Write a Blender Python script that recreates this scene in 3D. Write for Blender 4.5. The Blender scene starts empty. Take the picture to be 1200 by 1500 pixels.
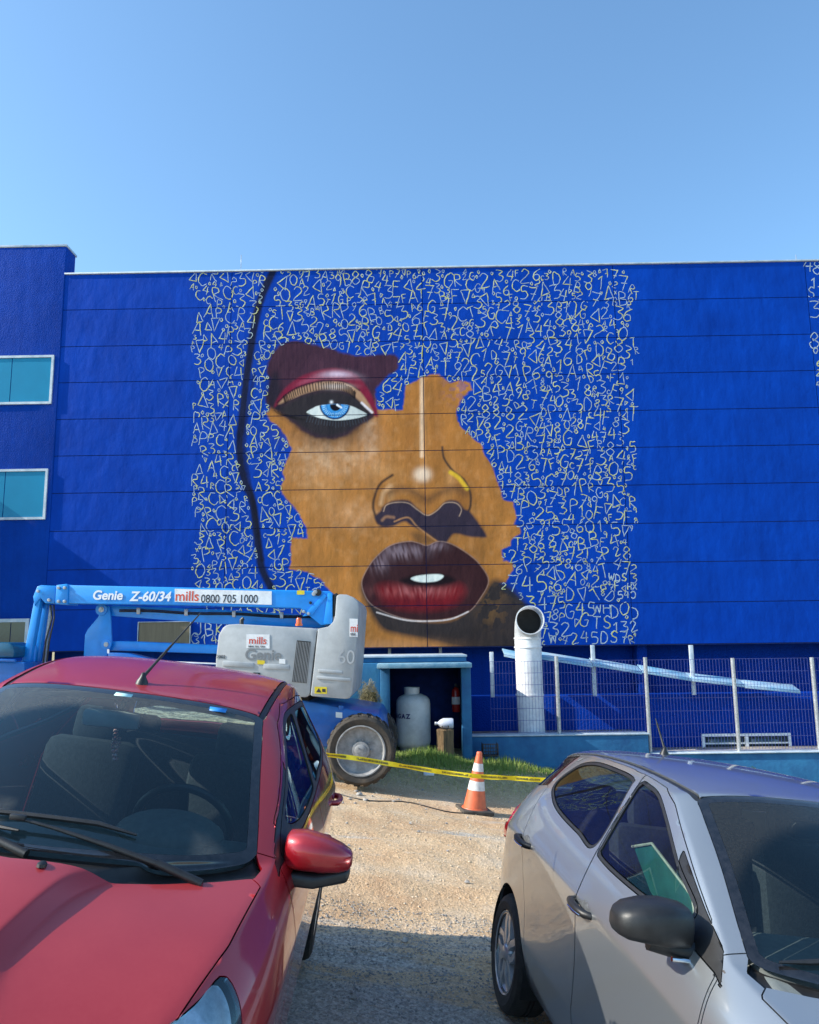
import bpy, bmesh, math, random
import numpy as np
from mathutils import Vector, Matrix

# ------------------------------------------------------------------ camera, sky, sun
sc = bpy.context.scene
col = sc.collection
R = math.radians
CAMZ = 1.9
F_PX, HOR, ROLL = 1160.0, 935.0, -0.012
PITCH = math.atan((HOR-750)/F_PX)
_c, _s = math.cos(ROLL), math.sin(ROLL)
FW = np.array([0, math.cos(PITCH), math.sin(PITCH)]); U0 = np.array([0, -math.sin(PITCH), math.cos(PITCH)]); R0 = np.array([1., 0, 0])
RT = R0*_c+U0*_s; UP = U0*_c-R0*_s
cd = bpy.data.cameras.new('camera'); cam = bpy.data.objects.new('camera', cd); col.objects.link(cam)
cd.sensor_fit = 'HORIZONTAL'; cd.sensor_width = 36; cd.lens = 36*F_PX/1200; cd.clip_end = 2000; cd.clip_start = 0.05
m3 = Matrix(((RT[0], UP[0], -FW[0]), (RT[1], UP[1], -FW[1]), (RT[2], UP[2], -FW[2])))
cam.matrix_world = Matrix.Translation((0, 0, CAMZ)) @ m3.to_4x4()
sc.camera = cam
SUN_EL = R(34); LIGHT = Vector((1.0, 0.17, 0)).normalized()
wd = bpy.data.worlds.new('World'); sc.world = wd; wd.use_nodes = True
nt = wd.node_tree; nt.nodes.clear()
sky = nt.nodes.new('ShaderNodeTexSky'); sky.sky_type = 'NISHITA'; sky.sun_disc = False
sky.sun_elevation = SUN_EL; sky.sun_rotation = math.atan2(-LIGHT.x, -LIGHT.y)
sky.air_density = 1.0; sky.dust_density = 1.4; sky.ozone_density = 1.6; sky.altitude = 300
bg = nt.nodes.new('ShaderNodeBackground'); bg.inputs['Strength'].default_value = 0.14
wo = nt.nodes.new('ShaderNodeOutputWorld')
hue = nt.nodes.new('ShaderNodeMix'); hue.data_type = 'RGBA'; hue.blend_type = 'MULTIPLY'; hue.inputs[0].default_value = 1; hue.inputs[7].default_value = (.98, 1.27, 1.36, 1)
nt.links.new(sky.outputs[0], hue.inputs[6]); nt.links.new(hue.outputs[2], bg.inputs[0]); nt.links.new(bg.outputs[0], wo.inputs[0])
sl = bpy.data.lights.new('sun', 'SUN'); sl.energy = 4.2; sl.angle = R(0.53); sl.color = (1.0, 0.93, 0.82)
so = bpy.data.objects.new('sun', sl); col.objects.link(so)
d = Vector((LIGHT.x*math.cos(SUN_EL), LIGHT.y*math.cos(SUN_EL), -math.sin(SUN_EL)))
so.rotation_euler = d.to_track_quat('-Z', 'Y').to_euler(); so.location = (-20, -5, 20)
sc.view_settings.view_transform = 'Standard'; sc.view_settings.look = 'None'
sc.view_settings.exposure = 0.7; sc.view_settings.gamma = 1; sc.view_settings.use_curve_mapping = False

# ------------------------------------------------------------------ helpers
rng = np.random.default_rng(7); random.seed(7)
def ray(px, py): return FW+RT*(px-600)/F_PX-UP*(py-750)/F_PX
def at(px, py, Y):
    r = ray(px, py); t = Y/r[1]
    return Vector((r[0]*t, Y, CAMZ+r[2]*t))
def topx(P):
    P = np.asarray(P, float)-np.array([0, 0, CAMZ]); dd = P@FW
    return 600+F_PX*(P@RT)/dd, 750-F_PX*(P@UP)/dd
def tag(o, label=None, cat=None, group=None, kind=None):
    for k, v in (('label', label), ('category', cat), ('group', group), ('kind', kind)):
        if v: o[k] = v
    return o
def thing(name, label, cat, loc=(0, 0, 0), group=None):
    o = bpy.data.objects.new(name, None); col.objects.link(o); o.location = loc; o.empty_display_size = .2
    return tag(o, label, cat, group)
def put(name, me, mat=None, parent=None, smooth=False):
    o = bpy.data.objects.new(name, me); col.objects.link(o)
    if mat: me.materials.clear(); [me.materials.append(m) for m in (mat if isinstance(mat, (list, tuple)) else [mat])]
    if smooth: me.polygons.foreach_set('use_smooth', [True]*len(me.polygons))
    if parent:
        o.parent = parent
        if parent.get('world_parts'): o.matrix_parent_inverse = Matrix.Translation(-Vector(parent.location))
    return o
def wthing(name, label, cat, loc, group=None):     # parts of it are given in world coordinates
    o = thing(name, label, cat, loc, group); PB[o.name] = Vector(loc); return o
PB = {}
def base_of(p):
    while p is not None:
        if p.name in PB: return PB[p.name]
        p = p.parent
    return Vector((0, 0, 0))
def mk(name, vs, fs, mat, parent=None, smooth=False):
    b = base_of(parent)
    me = bpy.data.meshes.new(name)
    me.from_pydata([(v[0]-b.x, v[1]-b.y, v[2]-b.z) for v in vs], [], fs); me.update()
    return put(name, me, mat, parent, smooth)
def bm_obj(name, bm, mat, parent=None, smooth=False, angle=None):
    b = base_of(parent)
    if b.length: bmesh.ops.translate(bm, verts=bm.verts, vec=-b)
    bmesh.ops.recalc_face_normals(bm, faces=bm.faces); bm.normal_update()
    if angle:
        for e in bm.edges:
            if len(e.link_faces) == 2 and e.calc_face_angle(0) > R(angle): e.smooth = False
        smooth = True
    me = bpy.data.meshes.new(name); bm.to_mesh(me); bm.free()
    return put(name, me, mat, parent, smooth)
def bevel(bm, w, seg=2, ang=30):
    if w <= 0: return
    bm.normal_update()
    es = [e for e in bm.edges if len(e.link_faces) == 2 and e.calc_face_angle(0) > R(ang)]
    if es: bmesh.ops.bevel(bm, geom=es, offset=w, segments=seg, profile=.5, affect='EDGES', clamp_overlap=True)
def add_box(bm, c, s, rot=None):
    r = bmesh.ops.create_cube(bm, size=1)
    M = Matrix.Translation(c) @ (rot.to_4x4() if rot else Matrix()) @ Matrix.Diagonal((s[0], s[1], s[2], 1))
    bmesh.ops.transform(bm, verts=r['verts'], matrix=M)
def box(name, c, s, mat, parent=None, bev=.01, rot=None):
    bm = bmesh.new(); add_box(bm, c, s, rot); bevel(bm, bev)
    return bm_obj(name, bm, mat, parent, angle=35)
def boxp(name, x0, x1, y0, y1, z0, z1, mat, parent=None, bev=.01):
    return box(name, ((x0+x1)/2, (y0+y1)/2, (z0+z1)/2), (abs(x1-x0), abs(y1-y0), abs(z1-z0)), mat, parent, bev)
def add_prism(bm, pts, vec):
    a = [bm.verts.new(p) for p in pts]; b = [bm.verts.new(Vector(p)+Vector(vec)) for p in pts]
    n = len(a); bm.faces.new(a); bm.faces.new(b[::-1])
    for i in range(n): bm.faces.new((a[i], b[i], b[(i+1) % n], a[(i+1) % n]))
def prism(name, pts, vec, mat, parent=None, bev=.01, seg=2):
    bm = bmesh.new(); add_prism(bm, [Vector(p) for p in pts], vec)
    bmesh.ops.recalc_face_normals(bm, faces=bm.faces); bevel(bm, bev, seg)
    return bm_obj(name, bm, mat, parent, angle=35 if bev > 0 else None)
def pxprism(name, pxs, Y, th, mat, parent=None, bev=.012, seg=2):   # outline measured in the photo, set at its own distance with real depth
    return prism(name, [at(x, y, Y) for x, y in pxs], (0, th, 0), mat, parent, bev, seg)
def add_tube(bm, pts, r, n=10, cap=True):
    pts = [Vector(p) for p in pts]; rs = r if isinstance(r, (list, tuple)) else [r]*len(pts); rings = []
    up = None
    for i, p in enumerate(pts):
        t = (pts[min(i+1, len(pts)-1)]-pts[max(i-1, 0)]).normalized()
        if up is None: up = Vector((0, 0, 1)) if abs(t.z) < .9 else Vector((1, 0, 0))
        a = t.cross(up).normalized(); up = a.cross(t).normalized()
        rings.append([bm.verts.new(p+(a*math.cos(k*2*math.pi/n)+up*math.sin(k*2*math.pi/n))*rs[i]) for k in range(n)])
    for i in range(len(rings)-1):
        for k in range(n): bm.faces.new((rings[i][k], rings[i][(k+1) % n], rings[i+1][(k+1) % n], rings[i+1][k]))
    if cap: bm.faces.new(rings[0][::-1]); bm.faces.new(rings[-1])
def tube(name, pts, r, mat, parent=None, n=10):
    bm = bmesh.new(); add_tube(bm, pts, r, n); return bm_obj(name, bm, mat, parent, angle=50)
def add_lathe(bm, prof, n=32, M=Matrix(), close=False):  # prof: (r, h) round local z
    rings = []
    for r, h in prof:
        if r < 1e-6: rings.append([bm.verts.new(M @ Vector((0, 0, h)))])
        else: rings.append([bm.verts.new(M @ Vector((r*math.cos(2*math.pi*k/n), r*math.sin(2*math.pi*k/n), h))) for k in range(n)])
    if close: rings.append(rings[0])
    for a, b in zip(rings, rings[1:]):
        for k in range(n):
            va = [a[k % len(a)], a[(k+1) % n % len(a)]]; vb = [b[(k+1) % n % len(b)], b[k % len(b)]]
            f = []
            for v in va+vb:
                if v not in f: f.append(v)
            if len(f) > 2:
                try: bm.faces.new(f)
                except ValueError: pass
def lathe(name, prof, mat, parent=None, n=32, M=Matrix(), angle=35, close=False):
    bm = bmesh.new(); add_lathe(bm, prof, n, M, close); return bm_obj(name, bm, mat, parent, angle=angle)
def copy_tree(o, parent=None):
    c = o.copy(); col.objects.link(c)
    if parent: c.parent = parent
    for ch in list(o.children): copy_tree(ch, c)
    return c
def text(name, s, loc, size, mat, parent=None, shear=0, bold=0.0, sx=1.0, mirror=False, ext=.001, align='LEFT', M=None):
    cu = bpy.data.curves.new('t', 'FONT'); cu.body = s; cu.size = size; cu.shear = shear; cu.offset = bold; cu.extrude = ext; cu.align_x = align; cu.align_y = 'BOTTOM_BASELINE'
    o = bpy.data.objects.new('t', cu); col.objects.link(o)
    me = bpy.data.meshes.new_from_object(o.evaluated_get(bpy.context.evaluated_depsgraph_get())); me.name = name
    bpy.data.objects.remove(o); bpy.data.curves.remove(cu)
    T = (M if M is not None else Matrix.Translation(loc) @ Matrix.Rotation(R(90), 4, 'X')) @ Matrix.Diagonal((sx, 1, 1, 1))
    b = base_of(parent); me.transform(Matrix.Translation(-b) @ T)
    return put(name, me, mat, parent)

# ------------------------------------------------------------------ materials
def mat(name, c=(.5, .5, .5), rough=.6, metal=0, coat=0, noise=0, nscale=8, bump=0, bscale=40, spec=.5, c2=None, sub=None, crough=.05, detail=6, bdist=.01, stretch=(1, 1, 1)):
    m = bpy.data.materials.new(name); m.use_nodes = True; t = m.node_tree; p = t.nodes['Principled BSDF']
    p.inputs['Base Color'].default_value = (*c, 1); p.inputs['Roughness'].default_value = rough; p.inputs['Metallic'].default_value = metal
    p.inputs['Coat Weight'].default_value = coat; p.inputs['Coat Roughness'].default_value = crough; p.inputs['Specular IOR Level'].default_value = spec
    tc = t.nodes.new('ShaderNodeTexCoord'); mp = t.nodes.new('ShaderNodeMapping'); mp.inputs['Scale'].default_value = stretch
    t.links.new(tc.outputs['Object'], mp.inputs[0])
    if noise or c2:
        n = t.nodes.new('ShaderNodeTexNoise'); n.inputs['Scale'].default_value = nscale; n.inputs['Detail'].default_value = detail; n.inputs['Roughness'].default_value = .65
        t.links.new(mp.outputs[0], n.inputs[0])
        rp = t.nodes.new('ShaderNodeValToRGB'); rp.color_ramp.elements[0].position = .35; rp.color_ramp.elements[1].position = .68
        if c2: a, b = c, c2
        else: a = tuple(x*(1-noise) for x in c); b = tuple(min(1, x*(1+noise)) for x in c)
        rp.color_ramp.elements[0].color = (*a, 1); rp.color_ramp.elements[1].color = (*b, 1)
        t.links.new(n.outputs[0], rp.inputs[0]); t.links.new(rp.outputs[0], p.inputs['Base Color'])
    if bump:
        n = t.nodes.new('ShaderNodeTexNoise'); n.inputs['Scale'].default_value = bscale; n.inputs['Detail'].default_value = 5
        t.links.new(mp.outputs[0], n.inputs[0]); b = t.nodes.new('ShaderNodeBump'); b.inputs['Strength'].default_value = bump; b.inputs['Distance'].default_value = bdist
        t.links.new(n.outputs[0], b.inputs['Height']); t.links.new(b.outputs[0], p.inputs['Normal'])
    return m
def N(t, ty, **kw):
    n = t.nodes.new(ty)
    for k, v in kw.items(): setattr(n, k, v)
    return n
BLUE = (.0, .045, .36)
MB = {}
MB['tyre'] = mat('rubber', (.018, .017, .016), .75, noise=.5, nscale=30, bump=.3, bscale=120)
MB['black'] = mat('black_plastic', (.014, .014, .015), .45, noise=.3, nscale=20, bump=.08, bscale=300)
MB['gloss_black'] = mat('gloss_black', (.01, .01, .012), .12, coat=1)
MB['grey_plastic'] = mat('grey_plastic', (.075, .08, .085), .7, noise=.35, nscale=60)
MB['liner'] = mat('arch_liner', (.01, .01, .01), .9, noise=.4)
MB['chrome'] = mat('chrome', (.75, .75, .76), .12, 1, noise=.05)
MB['alloy'] = mat('hubcap_silver', (.42, .43, .45), .33, .6, coat=.4, noise=.12, nscale=15)
MB['steel'] = mat('galvanised_steel', (.42, .43, .44), .45, .55, noise=.25, nscale=25)
MB['white'] = mat('white_paint', (.74, .75, .76), .5, noise=.12, nscale=9)
MB['dirtywhite'] = mat('weathered_white_paint', (.55, .61, .66), .6, c2=(.30, .40, .48), nscale=5, bump=.2, bscale=30)
MB['concrete'] = mat('concrete', (.34, .32, .29), .9, noise=.25, nscale=6, bump=.4, bscale=30)

# ------------------------------------------------------------------ ground
def hgt(x, y):
    x = np.asarray(x, float); y = np.asarray(y, float)
    xx = np.clip(x, -6, 7)
    z = CAMZ-1.83-.14*xx-.02*np.clip(y, -4, 12)
    sm = lambda a, b, t: (lambda k: k*k*(3-2*k))(np.clip((t-a)/(b-a), 0, 1))
    flat = CAMZ-1.87-.15*np.clip(xx, 0, 7)+.01*np.clip(-xx, 0, 6)
    w = sm(11.4, 13.3, y)
    z = z*(1-w)+flat*w
    z = z+.012*np.sin(x*1.7+y*.9)+.01*np.sin(x*3.1-y*2.3)+.006*np.sin(x*7.3+y*5.1)
    for y_, a_ in ((8.3, .03), (6.6, .028), (5.1, .02)): z = z-a_*np.exp(-((y-y_-.10*x-.05*np.sin(x*1.3))/.11)**2)+.5*a_*np.exp(-((y-y_-.2-.10*x)/.09)**2)
    z = z-.035*np.exp(-((y-7.4-.12*x)/.35)**2)*sm(-2, 0, x)-.02*np.exp(-((y-5.9-.2*x)/.3)**2)
    return z
gx = np.unique(np.concatenate([np.linspace(-400, -12, 14), np.linspace(-12, 12, 241), np.linspace(12, 400, 14)]))
gy = np.unique(np.concatenate([np.linspace(-400, -4, 14), np.linspace(-4, 18, 221), np.linspace(18, 600, 14)]))
GX, GY = np.meshgrid(gx, gy); GZ = hgt(GX, GY)
nx, ny = len(gx), len(gy)
idx = np.arange(nx*ny).reshape(ny, nx)
vs = np.stack([GX.ravel(), GY.ravel(), GZ.ravel()], -1)
fs = np.stack([idx[:-1, :-1].ravel(), idx[:-1, 1:].ravel(), idx[1:, 1:].ravel(), idx[1:, :-1].ravel()], -1)
def ground_mat():
    m = bpy.data.materials.new('sandy_gravel'); m.use_nodes = True; t = m.node_tree; p = t.nodes['Principled BSDF']; L = t.links.new
    tc = N(t, 'ShaderNodeTexCoord')
    def noise(s, d=6, r=.6, src=None):
        n = N(t, 'ShaderNodeTexNoise'); n.inputs['Scale'].default_value = s; n.inputs['Detail'].default_value = d; n.inputs['Roughness'].default_value = r; L(src or tc.outputs['Object'], n.inputs[0]); return n.outputs[0]
    def ramp(src, *st):
        r = N(t, 'ShaderNodeValToRGB'); e = r.color_ramp.elements
        while len(e) < len(st): e.new(.5)
        for k, (pos, c) in enumerate(st): e[k].position = pos; e[k].color = (*c, 1)
        L(src, r.inputs[0]); return r.outputs[0]
    def mix(f, a, b, bt='MIX'):
        x = N(t, 'ShaderNodeMix', data_type='RGBA', blend_type=bt)
        if isinstance(f, float): x.inputs[0].default_value = f
        else: L(f, x.inputs[0])
        L(a, x.inputs[6]); L(b, x.inputs[7]); return x.outputs[2]
    clay = ramp(noise(1.3, 8), (.3, (.56, .31, .14)), (.52, (.70, .47, .26)), (.72, (.72, .58, .42)))
    mp = N(t, 'ShaderNodeMapping'); mp.inputs['Rotation'].default_value = (0, 0, -.15); mp.inputs['Scale'].default_value = (.35, 1.6, 1); L(tc.outputs['Object'], mp.inputs[0])
    sep = N(t, 'ShaderNodeSeparateXYZ'); L(tc.outputs['Object'], sep.inputs[0])
    band = noise(1.0, 6, .65, mp.outputs[0])
    # more grey crushed stone near the cars
    my = N(t, 'ShaderNodeMapRange'); my.inputs[1].default_value = 6.2; my.inputs[2].default_value = 3.4; my.inputs[3].default_value = -.08; my.inputs[4].default_value = .2; L(sep.outputs[1], my.inputs[0])
    ad = N(t, 'ShaderNodeMath', operation='ADD'); L(band, ad.inputs[0]); L(my.outputs[0], ad.inputs[1])
    gm = ramp(ad.outputs[0], (.50, (0, 0, 0)), (.57, (1, 1, 1)))
    vo = N(t, 'ShaderNodeTexVoronoi'); vo.inputs['Scale'].default_value = 55; L(tc.outputs['Object'], vo.inputs[0])
    st = ramp(vo.outputs['Color'], (.0, (.22, .21, .20)), (.5, (.50, .47, .42)), (1, (.76, .71, .63)))
    vo2 = N(t, 'ShaderNodeTexVoronoi'); vo2.inputs['Scale'].default_value = 120; L(tc.outputs['Object'], vo2.inputs[0])
    st2 = ramp(vo2.outputs['Color'], (0, (.36, .26, .17)), (1, (.78, .64, .48)))
    gr = mix(gm, clay, st)
    fine = mix(.35, gr, st2)
    sp = ramp(noise(38, 4, .8), (.42, (.72, .70, .68)), (.6, (1.1, 1.1, 1.1)))
    out = mix(.8, fine, sp, 'MULTIPLY')
    # dry soil by the wall
    wy = N(t, 'ShaderNodeMapRange'); wy.inputs[1].default_value = 11.2; wy.inputs[2].default_value = 12.4; L(sep.outputs[1], wy.inputs[0])
    soil = ramp(noise(9, 8, .75), (.3, (.22, .18, .09)), (.6, (.46, .38, .21)), (.8, (.58, .50, .32)))
    out = mix(wy.outputs[0], out, soil)
    L(out, p.inputs['Base Color']); p.inputs['Roughness'].default_value = .95; p.inputs['Specular IOR Level'].default_value = .2
    b = N(t, 'ShaderNodeBump'); b.inputs['Strength'].default_value = .9; b.inputs['Distance'].default_value = .012
    hsum = N(t, 'ShaderNodeMath', operation='MULTIPLY'); L(vo.outputs['Distance'], hsum.inputs[0]); L(noise(14, 8, .75), hsum.inputs[1])
    L(hsum.outputs[0], b.inputs['Height']); b2 = N(t, 'ShaderNodeBump'); b2.inputs['Strength'].default_value = .8; b2.inputs['Distance'].default_value = .05
    L(noise(5, 9, .7), b2.inputs['Height']); L(b.outputs[0], b2.inputs['Normal']); L(b2.outputs[0], p.inputs['Normal'])
    return m
g = mk('ground', vs.tolist(), fs.tolist(), ground_mat(), smooth=True); tag(g, kind='structure')
g.data.update()

# ------------------------------------------------------------------ painted wall: the face, in the photo's chart coordinates
def srgb(r, g, b):
    c = np.array([r, g, b])/255.; return np.where(c <= .04045, c/12.92, ((c+.055)/1.055)**2.4)
def seg_dist(X, Y, pts, closed=False):
    P = np.array(pts, float); Q = np.roll(P, -1, 0) if closed else P[1:]; A = P if closed else P[:-1]
    D = np.full(X.shape, 1e9); inside = np.zeros(X.shape, bool)
    for (ax, ay), (bx, by) in zip(A, Q):
        dx, dy = bx-ax, by-ay; tt = np.clip(((X-ax)*dx+(Y-ay)*dy)/(dx*dx+dy*dy+1e-9), 0, 1)
        D = np.minimum(D, np.hypot(X-ax-tt*dx, Y-ay-tt*dy))
        if closed and dy != 0: inside ^= ((ay > Y) != (by > Y)) & (X < dx*(Y-ay)/dy+ax)
    return D, inside
def spl(pts, n=6, closed=False):
    P = np.array(pts, float); out = []; m = len(P); rngi = range(m if closed else m-1)
    for i in rngi:
        p0, p1, p2, p3 = (P[(i-1) % m] if closed or i > 0 else P[i]), P[i], P[(i+1) % m], (P[(i+2) % m] if closed or i+2 < m else P[i+1])
        for k in range(n):
            t = k/n; out.append(.5*((2*p1)+(-p0+p2)*t+(2*p0-5*p1+4*p2-p3)*t*t+(-p0+3*p1-3*p2+p3)*t**3))
    if not closed: out.append(P[-1])
    return np.array(out)
SKIN = [(395,598),(389,606),(398,618),(412,628),(420,640),(427,658),(420,676),(414,690),(417,702),(410,715),(418,730),(430,741),(440,756),(449,774),(452,790),(428,788),(426,800),(427,818),(424,833),(450,838),(470,850),(484,866),(490,880),(492,948),(640,948),(757,948),(765,930),(772,900),(766,884),(740,866),(728,855),(741,852),(751,835),(751,824),(737,822),(735,805),(748,800),(748,790),(763,783),(762,772),(754,768),(756,758),(752,736),(738,733),(728,705),(721,683),(710,666),(707,655),(693,641),(673,624),(668,603),(670,596),(679,582),(691,571),(689,561),(676,557),(659,561),(648,551),(637,548),(620,551),(611,557),(603,560),(595,565),(593,580),(590,600),(552,600),(548,575),(500,550),(420,560),(398,585)]
BROW = [(410,506),(430,499),(450,502),(474,508),(500,516),(524,521),(550,520),(572,519),(582,524),(584,534),(580,543),(570,548),(560,560),(550,570),(551,600),(546,612),(528,622),(510,636),(484,643),(456,638),(430,620),(410,604),(391,592),(392,576),(396,560),(391,540),(398,520)]
def vnoise(X, Y, s, seed):
    r = np.random.default_rng(seed); G = r.random((256, 256)); x, y = X/s, Y/s; xi, yi = np.floor(x).astype(int), np.floor(y).astype(int); fx, fy = x-xi, y-yi
    fx, fy = fx*fx*(3-2*fx), fy*fy*(3-2*fy); g = lambda a, b: G[a % 256, b % 256]
    return (g(xi, yi)*(1-fx)+g(xi+1, yi)*fx)*(1-fy)+(g(xi, yi+1)*(1-fx)+g(xi+1, yi+1)*fx)*fy
def fbm(X, Y, s, seed): return sum(vnoise(X, Y, s/2**k, seed+k)*.5**k for k in range(4))/1.875
def paint(X, Y):
    C = np.tile(np.array(BLUE), X.shape+(1,)).astype(float)
    wob = (fbm(X, Y, 7, 3)-.5)*11
    def lay(m, c, a=1.):
        nonlocal C
        m = np.clip(m, 0, 1)[..., None]*a; C = C*(1-m)+np.asarray(c)*m
    def fill(pts, c, soft=1.2, a=1., w=0., smooth=True, off=0):
        P = spl(pts, 5, True) if smooth else pts
        D, I = seg_dist(X, Y, P, True); sd = np.where(I, D, -D)+w*wob+off; lay(sd/soft/2+.5, c, a)
    def line(pts, c, wd=1.5, soft=1., a=1., w=0.):
        D, _ = seg_dist(X, Y, spl(pts, 6)); lay((wd-D+w*wob)/soft+.5, c, a)
    def glow(x, y, rx, ry, c, a=1., p=1.): lay(np.exp(-(((X-x)/rx)**2+((Y-y)/ry)**2)**p), c, a)
    lay(fbm(X, Y, 60, 11)*1.6-.5, np.array(BLUE)*1.25, .5)
    line([(402,393),(380,445),(366,520),(356,600),(351,655),(357,700),(370,735),(376,780),(383,830),(400,866)], srgb(22, 26, 38), 5.5, 4, .93, .12)
    line([(372,550),(358,650),(372,740),(385,820)], srgb(18, 20, 30), 3, 3, .6)
    line([(452,500),(490,478),(540,473),(590,490)], srgb(20, 30, 60), 1, 2.5, .45)
    skin = srgb(176, 117, 58)
    fill(SKIN, skin, 1.3, 1, .45, smooth=False)
    D, I = seg_dist(X, Y, SKIN, True)
    n1 = fbm(X, Y, 34, 21); n2 = fbm(X, Y, 10, 31); Im = I.astype(float)
    lay(Im*(n1-.42)*2.2, srgb(155, 104, 55), .55); lay(Im*(n2-.5)*2.5, srgb(196, 142, 90), .5)
    lay(Im*np.exp(-(((X-478)/55)**2+((Y-668)/34)**2))*(n2*1.6), srgb(222, 184, 148), .55)
    lay(Im*np.exp(-(((X-540)/14)**2+((Y-640)/40)**2))*(n2*1.6), srgb(222, 188, 158), .5)
    lay(Im*np.exp(-(((X-520)/40)**2+((Y-755)/18)**2))*(n2*1.5), srgb(208, 160, 118), .6)
    lay(Im*np.exp(-(((X-640)/20)**2+((Y-580)/40)**2))*.6, srgb(150, 100, 52), .5)
    lay(Im*np.clip((X-640)/60, 0, 1)*np.clip((600-Y)/30, 0, 1)*(vnoise(X, Y, 5, 77) > .5), np.array(BLUE), .5)
    # brow and lid
    glow(486, 632, 66, 24, srgb(96, 66, 46), .75, 1.4)
    fill(BROW, srgb(60, 38, 54), 2.4, 1, .5)
    lay(seg_dist(X, Y, BROW, True)[1]*vnoise(X*3, Y/6, 5, 90)*1.0, srgb(84, 52, 68), .45)
    fill([(404,600),(420,588),(450,575),(490,570),(525,580),(546,602),(536,618),(512,634),(484,642),(456,637),(430,620)], srgb(44, 42, 46), 7, .93)
    fill([(391,590),(393,560),(405,545),(412,570),(408,600)], srgb(34, 32, 46), 5, .9)
    fill([(402,596),(414,573),(440,552),(475,541),(502,541),(525,552),(544,578),(554,608),(546,606),(528,576),(505,562),(475,558),(444,566),(420,580)], srgb(122, 30, 56), 2.2)
    lay(np.exp(-(((X-494)/24)**2+((Y-548-((X-494)/30)**2*3)/5)**2)), srgb(212, 192, 212), .85)
    lay(np.exp(-(((X-450)/16)**2+((Y-558+(X-450)*.35)/3.5)**2)), srgb(176, 90, 112), .5)
    fill([(408,592),(424,576),(445,566),(475,559),(505,561),(527,573),(547,603),(541,602),(522,583),(503,572),(475,570),(448,576),(428,584)], srgb(172, 134, 104), 1.6)
    line([(406,590),(424,574),(445,564),(475,557.5),(505,559.5),(527,572)], srgb(50, 24, 40), .9, 1.5, .85)
    lay(np.exp(-(((X-492)/20)**2+((Y-566)/4)**2)), srgb(228, 214, 208), .7)
    r = np.random.default_rng(4); arc = spl([(418,586),(440,572),(475,565),(503,567),(520,579)], 9)
    for k in range(0, len(arc)):
        x, y = arc[k]; h = 8+r.random()*3; sl_ = (x-470)/90.
        line([(x, y+5), (x+sl_*3-1, y+5-h)], srgb(26, 22, 28), .8, 1.1, .95)
    line([(530,590),(545,604)], srgb(230, 225, 232), 1.6, 2, .9)
    eye = [(449,604),(458,598),(468,594),(490,592),(512,594),(526,600),(538,608),(522,613),(495,616),(470,613),(456,609)]
    De, Ie = seg_dist(X, Y, spl(eye, 5, True), True); em = np.clip(np.where(Ie, De, -De)/1.4+.5, 0, 1)
    lay(em, srgb(214, 222, 218)); lay(em*np.clip((X-515)/20, 0, 1), srgb(150, 165, 165), .5)
    rr = np.hypot(X-490.5, Y-592); ang = np.arctan2(Y-592, X-490.5)
    lay(em*np.clip((22.5-rr)/1.5+.5, 0, 1), srgb(16, 40, 84)); lay(em*np.clip((20.3-rr)/1.2+.5, 0, 1), srgb(52, 140, 214))
    lay(em*((rr > 13) & (rr < 19))*(np.sin(ang*38) > .2), srgb(165, 215, 240), .8); lay(em*np.clip((12.5-rr)/2, 0, 1)*1., srgb(70, 160, 226), .7)
    rp = np.hypot(X-491.5, Y-594); lay(np.clip((8-rp)/1.3+.5, 0, 1)*em, srgb(16, 16, 28))
    glow(485.5, 589, 2.2, 2.2, srgb(245, 250, 255)); line([(494,593),(500,597)], srgb(240, 248, 255), 1.4, 1.2)
    line([(449,605),(470,614),(495,617),(522,614),(540,608)], srgb(24, 26, 34), .9, 1.3, .9)
    for k in range(22):
        x = 452+k*4; y = 608+7*math.sin(math.pi*(k/21)); line([(x, y+1), (x-3+6*k/21, y+8+r.random()*3)], srgb(74, 84, 96), .4, 1.2, .7)
    for k in range(6): line([(402+k*5, 601+k*1.6), (410+k*5, 607+k*1.5), (422+k*5, 608+k*1.2)], srgb(24, 20, 24), .5, 1.3, .9)
    # nose
    for gx_, gy_, rx_, ry_, a_ in ((566, 735, 18, 26, .5), (676, 728, 20, 30, .5), (622, 738, 26, 14, .35), (600, 640, 9, 60, .22), (640, 640, 10, 55, .28), (655, 775, 30, 12, .4), (700, 820, 14, 40, .3), (545, 815, 12, 30, .25)): lay(Im*np.exp(-(((X-gx_)/rx_)**2+((Y-gy_)/ry_)**2)), srgb(112, 70, 38), a_)
    for gx_, gy_, rx_, ry_, a_ in ((572, 722, 6, 16, .5), (660, 700, 8, 22, .3), (620, 640, 6, 60, .25), (560, 690, 30, 12, .2), (470, 720, 30, 30, .15)): lay(Im*np.exp(-(((X-gx_)/rx_)**2+((Y-gy_)/ry_)**2)), srgb(216, 166, 112), a_)
    line([(618,556),(618,600),(618,668)], srgb(236, 200, 164), 2.5, 4, .95); line([(625,560),(625,668)], srgb(132, 90, 52), .8, 3, .5)
    glow(619, 695, 13, 11, srgb(240, 212, 184), .95, 1.6)
    line([(648,655),(651,672),(664,690),(680,703),(689,722),(689,742),(682,757)], srgb(52, 46, 46), 1.6, 2.5, .9)
    line([(575,696),(558,708),(550,724),(547,744),(554,766)], srgb(52, 42, 40), 1.8, 3, .9)
    line([(660,692),(672,700),(684,716)], srgb(220, 178, 52), 3, 3, .95)
    line([(570,722),(590,716),(612,724),(626,732),(645,722),(666,716),(680,722)], srgb(100, 70, 48), 5, 9, .65)
    line([(558,738),(562,722),(572,712)], srgb(206, 160, 116), 3, 5, .8)
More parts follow.
